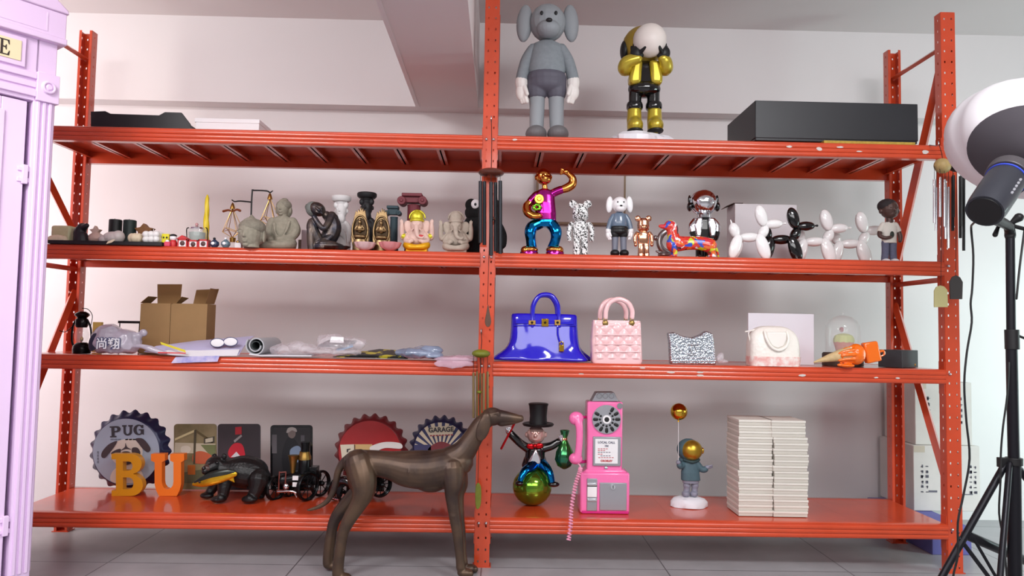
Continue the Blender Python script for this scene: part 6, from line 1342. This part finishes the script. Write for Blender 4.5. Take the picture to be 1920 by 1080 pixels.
chime('silver wind chime with pale wooden disc on the right post', 1767, -.10, 262, 311, 15.5, 14, 35, mat('pale_wood', (190, 164, 108), .5, var=.2, scale=60), [(1753, 336, 418, 2), (1758, 334, 408, -8), (1760, 350, 432, 8), (1766, 338, 426, -9), (1773, 345, 448, 0), (1780, 350, 465, 3)], SILVER, None, (1764, 536, [(1751, 576), (1751, 545), (1755, 538), (1762, 535), (1770, 537), (1776, 544), (1777, 576)]), mat('pale_sail', (196, 186, 132), .6), tw=2.3)
chime('black wind chime with dark sail on the right post', 1794, -.085, 262, 316, 14, 6, 10, BLACK, [(1784, 330, 408, -6), (1790, 330, 432, 6), (1796, 332, 425, -8), (1803, 330, 446, 4), (1807, 332, 470, 0)], BLACK, None, (1792, 517, [(1781, 561), (1780, 528), (1785, 519), (1793, 516), (1800, 520), (1805, 529), (1804, 561)]), mat('charcoal_sail', (62, 56, 56), .7), tw=2.6)
# ================================================================ cartons on the floor by the wall
OFFW = mat('white_corrugated', (214, 210, 206), .75, var=.04, scale=20); INKG = mat('stamp_grey', (104, 104, 116), .8); PURP = mat('blue_purple_card', (104, 104, 170), .7)
def carton2(name, label, X0, X1, Y0, dep, z0, z1, m_, marks=()):
    o = bpy.data.objects.new(name, None); COL.objects.link(o); o.location = ((X0 + X1) / 2, Y0, z0); tag(o, label, 'box'); w = (X1 - X0) / 2
    MB().box((-w, 0, 0), (w, dep, z1 - z0)).build('carton_body', m_, o, bevel=.003)
    MB().box((-w + .002, -.0012, (z1 - z0) - .035), (-w + .06, -.0004, (z1 - z0) - .002)).build('tape', mat('tape_clear', (196, 186, 170), .3), o)
    for (x, z, w2, h2) in marks: MB().box((x - w2, -.0015, z - h2), (x + w2, -.0003, z + h2)).build('stamp', INKG, o)
    return o
px = lambda x, y, Y: at(x, y, Y).x
z1 = .132; z2 = at(1775, 836, .58).z; z3 = at(1775, 717, .60).z
carton2('purple_carton', 'blue-purple carton on the floor under the white cartons', px(1748, 1020, .27), px(1822, 1020, .27), .27, .62, 0, z1 - .002, PURP)
random.seed(4)
def glyphs(x0, z0, cols, rows, dx, dz, s):
    return [(x0 + i * dx + random.uniform(-.3, .3) * s, z0 - j * dz + random.uniform(-.3, .3) * s, s * random.uniform(.25, 1), s * random.choice((.15, .2, .9))) for i in range(cols) for j in range(rows) for k in range(3)]
w1 = (px(1838, 900, .58) - px(1713, 900, .58)) / 2; hA = z2 - z1
carton2('white_carton', 'white carton with stamped markings resting on the purple carton', px(1713, 900, .58), px(1838, 900, .58), .58, .34, z1, z2, OFFW, glyphs(-w1 + .045, hA * .68, 2, 6, .026, .026, .008) + glyphs(w1 - .05, hA * .68, 2, 6, .024, .026, .008) + [(-w1 + .10, hA * .30, .022, .005), (w1 - .07, hA * .26, .03, .002)])
w2 = (px(1823, 800, .60) - px(1716, 800, .60)) / 2
carton2('white_carton', 'uppermost white carton of the pile beside the right upright', px(1716, 800, .60), px(1823, 800, .60), .60, .31, z2 + .001, z3, OFFW, glyphs(-w2 + .07, .24, 1, 6, .02, .03, .009) + glyphs(w2 - .06, .24, 1, 5, .02, .03, .009))
# ================================================================ light stand with lantern
YS2 = -.72
BLKM = mat('matt_black_metal', (30, 30, 36), .35, .5); FAB = mat('dark_grey_fabric', (74, 70, 76), .85); LANT = mat('lantern_white_fabric', (236, 234, 238), .7)
t = T('studio_light', 'studio flash with white lantern softbox on black tripod stand at the right edge', 'studio light', 1900, YS2, 0)
B = lambda m, nm, mt, **k: t.mk(m, nm, mt, clamp=True, **k)
t.p = t.pc
m = MB(); t.t(m, [(1894, 440, 0, 8), (1896, 640, 0, 8)], 14, 1, False); B(m, 'upper_pole', BLKM)
m = MB(); t.t(m, [(1896, 620, 0, 10), (1901, 870, 0, 10)], 14, 1, False); t.t(m, [(1901, 860, 0, 12), (1904, None, 0, 12)], 14, 1, False); B(m, 'lower_pole', BLKM)
m = MB(); t.t(m, [(1897, 618, 0, 12.5), (1898, 655, 0, 12.5)], 14, 1, False); t.t(m, [(1906, 628, -4, 2.5), (1920, 634, -6, 2.5)], 8, 1); B(m, 'clamp_collar', BLACK, bevel=1)
m = MB(); t.t(m, [(1901, 858, 0, 15), (1901, 872, 0, 15)], 14, 1, False); t.b(m, 1872, 858, 1892, 876, -6, 6); B(m, 'leg_collar', BLACK, bevel=1)
def leg(p0, x1, y1, d1, r=6.5):
    m = MB(); a = t.p(*p0); b = t.p(x1, y1, d1); b.z = max(b.z, r * t.s); m.tube([a, b], [r * t.s] * 2, 10, 1, True); return t.mk(m, 'tripod_leg', BLKM)
leg((1886, 868, 0), 1705, 1190, -20); leg((1893, 870, -8), 1862, 1240, -150, 5.5); leg((1902, 868, 8), 2095, 1120, 150)
m = MB(); t.t(m, [(1800, 1010, -8, 4), (1905, 1150, 0, 4)], 8, 1); t.t(m, [(1820, 1000, -8, 3), (1908, 1152, 3, 3)], 8, 1); t.t(m, [(1812, 1003, -6, 9), (1925, 1052, 70, 9)], 10, 1); B(m, 'leg_brace', BLKM)
# lantern softbox
LC = (1936, 262)
m = MB(); c = t.p(LC[0], LC[1], 10); R_ = rot2(14)
N = 64; v = []; f = []; nv_ = 24
for i in range(nv_ + 1):
    th = PI * i / nv_
    for j in range(N):
        ph = 2 * PI * j / N; k = 1 - .045 * (1 - abs(math.sin(6 * ph)))**2 * math.sin(th)
        q = Vector((156 * math.sin(th) * math.cos(ph) * k, 150 * math.sin(th) * math.sin(ph) * k, 112 * math.cos(th))) * t.s
        v.append(c + R_ @ q)
for i in range(nv_):
    for j in range(N):
        a = i * N + j; b = i * N + (j + 1) % N; f.append((a, a + N, b + N, b))
m.add(v, f); B(m, 'lantern', LANT, angle=180)
axd = Vector((-.40, -.70, -.62)).normalized(); e1 = axd.cross(Vector((0, 0, 1))).normalized(); e2 = axd.cross(e1)
m = MB(); v = []; f = []
for i in range(11):
    th = math.radians(42) * i / 10
    for j in range(48):
        ph = 2 * PI * j / 48; q = axd * math.cos(th) + (e1 * math.cos(ph) + e2 * math.sin(ph)) * math.sin(th)
        k = 1.02 + .05 * max(0, 1 - th / .35)
        v.append(c + R_ @ Vector((156 * q.x, 150 * q.y, 112 * q.z)) * (k * t.s))
for i in range(10):
    for j in range(48):
        a = i * 48 + j; b = i * 48 + (j + 1) % 48; f.append((a, b, b + 48, a + 48))
m.add(v, f); B(m, 'skirt', FAB, angle=60)
a0 = t.p(1890, 330, -132); a1 = t.p(1846, 396, -186); dv = (a1 - a0)
m = MB(); m.tube([a0 - dv * .1, a0 + dv * .08], [.064, .064], 32, 1, False); B(m, 'speed_ring', mat('ring_grey', (96, 92, 96), .4, .5), bevel=1)
m = MB(); m.tube([a0, a0 + dv * .5, a0 + dv * .86, a1], [.056, .057, .056, .053], 32, 1, False); hd = B(m, 'flash_head', mat('flash_body', (44, 46, 54), .4, coat=.2))
m = MB(); m.tube([a0 + dv * .97, a0 + dv * 1.02], [.048, .046], 28, 1, False); B(m, 'rear_panel', BLACK, parent=hd)
m = MB(); m.tube([a0 + dv * .10, a0 + dv * .13], [.0585, .0585], 32, 1, False); B(m, 'blue_line', mat('blue_led', (60, 80, 200), .3), parent=hd)
nrm = dv.normalized(); side = nrm.cross(Vector((0, 1, 0))).normalized()
cen = a0 + dv * .45; tocam = (CAMP - t.P - cen).normalized(); rad = (tocam - nrm * tocam.dot(nrm)).normalized(); sd = nrm.cross(rad)
for k in range(5):
    m = MB(); q = a0 + dv * (.3 + k * .09) + (rad * .8 - sd * .6).normalized() * .0575
    m.tube([q - nrm * .003, q + nrm * .003], [.004, .004], 6, 1); B(m, 'grey_print', mat('print_grey', (150, 150, 156), .5), parent=hd)
m = MB(); t.t(m, [(1856, 400, -150, 12), (1872, 414, -90, 10), (1891, 424, -14, 9), (1894, 442, 0, 10)], 12, 2); t.t(m, [(1872, 424, -30, 3), (1866, 440, -34, 5)], 10, 1); t.t(m, [(1896, 418, 0, 4), (1910, 408, -4, 9)], 12, 1); t.t(m, [(1900, 424, 0, 4), (1924, 430, 0, 4)], 10, 1); B(m, 'tilt_bracket', BLACK, remesh=1.2, smooth=2)
# cables
t = T('power_cable', 'thin black power cable dangling from the flash head to the floor', 'cable', 1790, -.80, 0); t.p = t.pc
m = MB(); t.t(m, [(1836, 410, -92, 2), (1824, 420, -40, 2), (1821, 430, 0, 2), (1825, 480, 0, 2), (1823, 540, 0, 2), (1820, 570, 0, 2), (1822, 605, 0, 2), (1813, 660, 0, 2), (1808, 720, 0, 2), (1812, 790, 4, 2), (1818, 860, 6, 2), (1806, 930, 4, 2), (1796, 980, 0, 2), (1796, 1040, 0, 2), (1786, 1090, 0, 2), (1780, 1200, 0, 2)], 8, 4); t.mk(m, 'cable', BLACK)
t = T('sync_cable', 'thin black cable running down beside the stand pole', 'cable', 1890, -.74, 0)
m = MB(); t.t(m, [(1921, 430, 0, 2), (1912, 500, 0, 2), (1906, 560, 0, 2)], 8, 4); t.t(m, [(1889, 680, -4, 1.8), (1886, 740, -4, 1.8), (1878, 800, -4, 1.8), (1874, 850, -4, 1.8), (1872, 900, -6, 1.8), (1868, 960, -8, 1.8), (1876, 1010, -8, 1.8), (1884, 1090, -6, 1.8), (1890, 1215, 0, 1.8)], 8, 4); t.mk(m, 'cable', BLACK)
# ================================================================ pink telephone booth
LILAC = mat('lilac_paint', (238, 211, 245), .45, var=.02, scale=3); LILACD = mat('booth_dark_glass', (96, 52, 78), .15)
C = at(82, 600, -.5); bo = bpy.data.objects.new('telephone_booth', None); COL.objects.link(bo); bo.location = (C.x, C.y, 0); bo.rotation_euler = (0, 0, math.radians(53))
tag(bo, 'lilac painted telephone booth at the left edge', 'telephone booth')
W_ = .92
def bb(name, a, b, m_=LILAC, parent=bo, bev=.002): return MB().box(a, b).build(name, m_, parent, bevel=bev)
bb('plinth', (-W_, .0, 0), (0, W_, .07))
m = MB()
for x0 in (-.072, -W_):
    for y0 in (0, W_ - .072):
        m = MB(); m.box((x0, y0 + .004, .07), (x0 + .072, y0 + .072, 2.07))
        for k in range(3): m.box((x0 + .010 + k * .020, y0 - .004, .12), (x0 + .022 + k * .020, y0 + .010, 1.838))
        for k in range(3): m.box((x0 + (.066 if x0 > -.5 else -.004), y0 + .010 + k * .02, .12), (x0 + (.076 if x0 > -.5 else .006), y0 + .022 + k * .02, 1.838))
        m.build('corner_post', LILAC, bo, bevel=.003)
q = bb('post_block', (-.068, -.012, 1.838), (.008, .05, 1.945)); m = MB()
m.tube([(-.030, -.012, 1.892), (-.030, -.018, 1.892)], [.026, .024], 28, 1, False); m.tube([(-.030, -.018, 1.892), (-.030, -.024, 1.892)], [.014, .008], 24, 1, False)
ring = [(-.030 + .019 * math.cos(a), -.019, 1.892 + .019 * math.sin(a)) for a in [2 * PI * i / 28 for i in range(29)]]; m.tube(ring, [.005] * 29, 8, 1, False); m.build('rosette', LILAC, q)
for k, z in enumerate((1.85, 1.884, 1.916)): bb('cornice_moulding', (-W_ + .07, -.008 + (k % 2) * .005, z), (-.068, .05, z + .022))
bb('transom', (-W_ + .06, .004, 1.836), (-.06, .05, 2.07)); bb('side_panel', (-.03, .06, .07), (-.006, W_ - .06, 2.07)); bb('back_panel', (-W_ + .03, W_ - .03, .07), (-.05, W_ - .006, 2.07)); bb('far_side_panel', (-W_ + .006, .06, .07), (-W_ + .03, W_ - .06, 2.07))
# door with window and hinges
m = MB()
for a, b in (((-W_ + .085, .012, .09), (-W_ + .17, .045, 1.83)), ((-.17, .012, .09), (-.088, .045, 1.83)), ((-W_ + .17, .012, 1.775), (-.17, .045, 1.83)), ((-W_ + .17, .012, .09), (-.17, .045, .6))): m.box(a, b)
door = m.build('door', LILAC, bo, bevel=.003)
bb('window_glass', (-W_ + .16, .026, .6), (-.16, .032, 1.78), LILACD, door, 0)
m = MB(); m.box((-.178, .004, .6), (-.160, .02, 1.782)); m.box((-W_ + .16, .004, .6), (-W_ + .178, .02, 1.782)); m.box((-W_ + .178, .004, 1.765), (-.178, .02, 1.782)); m.box((-W_ + .178, .004, .6), (-.178, .02, .617))
for k in range(1, 5): m.box((-W_ + .178, .008, .6 + k * .233), (-.178, .02, .612 + k * .233))
m.build('window_bars', LILAC, door, bevel=.002)
for z in (1.56, .30):
    m = MB(); m.box((-.096, -.002, z - .035), (-.078, .014, z + .035)); m.box((-.110, .006, z + .012), (-.066, .013, z + .028)); m.box((-.110, .006, z - .028), (-.066, .013, z - .012)); m.build('hinge', LILAC, door, bevel=.002)
# cream sign and roof
sg = bb('sign_frame', (-W_ + .10, -.006, 1.948), (-.108, .02, 2.056)); 
bb('sign_panel', (-W_ + .118, -.009, 1.966), (-.124, -.004, 2.04), mat('cream_sign', (240, 226, 186), .4), sg, .001)
def serif_E():
    return [[(0, 0), (.9, 0), (.93, .28), (.86, .28), (.74, .07), (.36, .07), (.36, .45), (.55, .45), (.62, .34), (.68, .34), (.68, .66), (.62, .66), (.55, .53), (.36, .53), (.36, .93), (.76, .93), (.9, .7), (.97, .7), (.92, 1), (0, 1), (0, .95), (.16, .93), (.16, .07), (0, .05)]]
me = curve_mesh([[(x * .036, -y * .056) for x, y in P] for P in serif_E()], .0006, 'lettering'); mesh_obj('lettering', me, mat('sign_ink', (60, 50, 46), .5), sg, (-.196, -.0096, 2.030))
m = MB(); m.box((-W_ - .02, -.022, 2.066), (.022, W_ + .02, 2.09)); m.box((-W_ - .016, -.018, 2.085), (.018, W_ + .018, 2.185)); m.build('roof_fascia', LILAC, bo, bevel=.003)
m = MB(); m.prism([(-W_ - .03, 2.185), (.024, 2.185), (.02, 2.20), (-.15, 2.33), (-W_ / 2, 2.40), (-W_ + .14, 2.33), (-W_ - .026, 2.20)], -.024, .04); m.build('pediment', LILAC, bo, bevel=.004)
m = MB(); m.prism([(-W_ + .07, 2.10), (-.05, 2.10), (-.05, 2.106), (-W_ + .07, 2.106)], -.0195, -.017); m.prism([(-.05, 2.10), (-.046, 2.10), (-.046, 2.17), (-.05, 2.17)], -.0195, -.017); m.build('raised_line', LILAC, bo)
m = MB(); m.box((-W_, 0, 2.18), (0, W_, 2.21)); m.tube([(-W_ / 2, W_ / 2, 2.2), (-W_ / 2, W_ / 2, 2.27), (-W_ / 2, W_ / 2, 2.34), (-W_ / 2, W_ / 2, 2.38)], [.45, .4, .25, .02], 40, 3, False); m.build('roof_dome', LILAC, bo, angle=50)
bb('door_hook', (.006, .02, 1.86), (.014, .03, 1.9), DARKS)
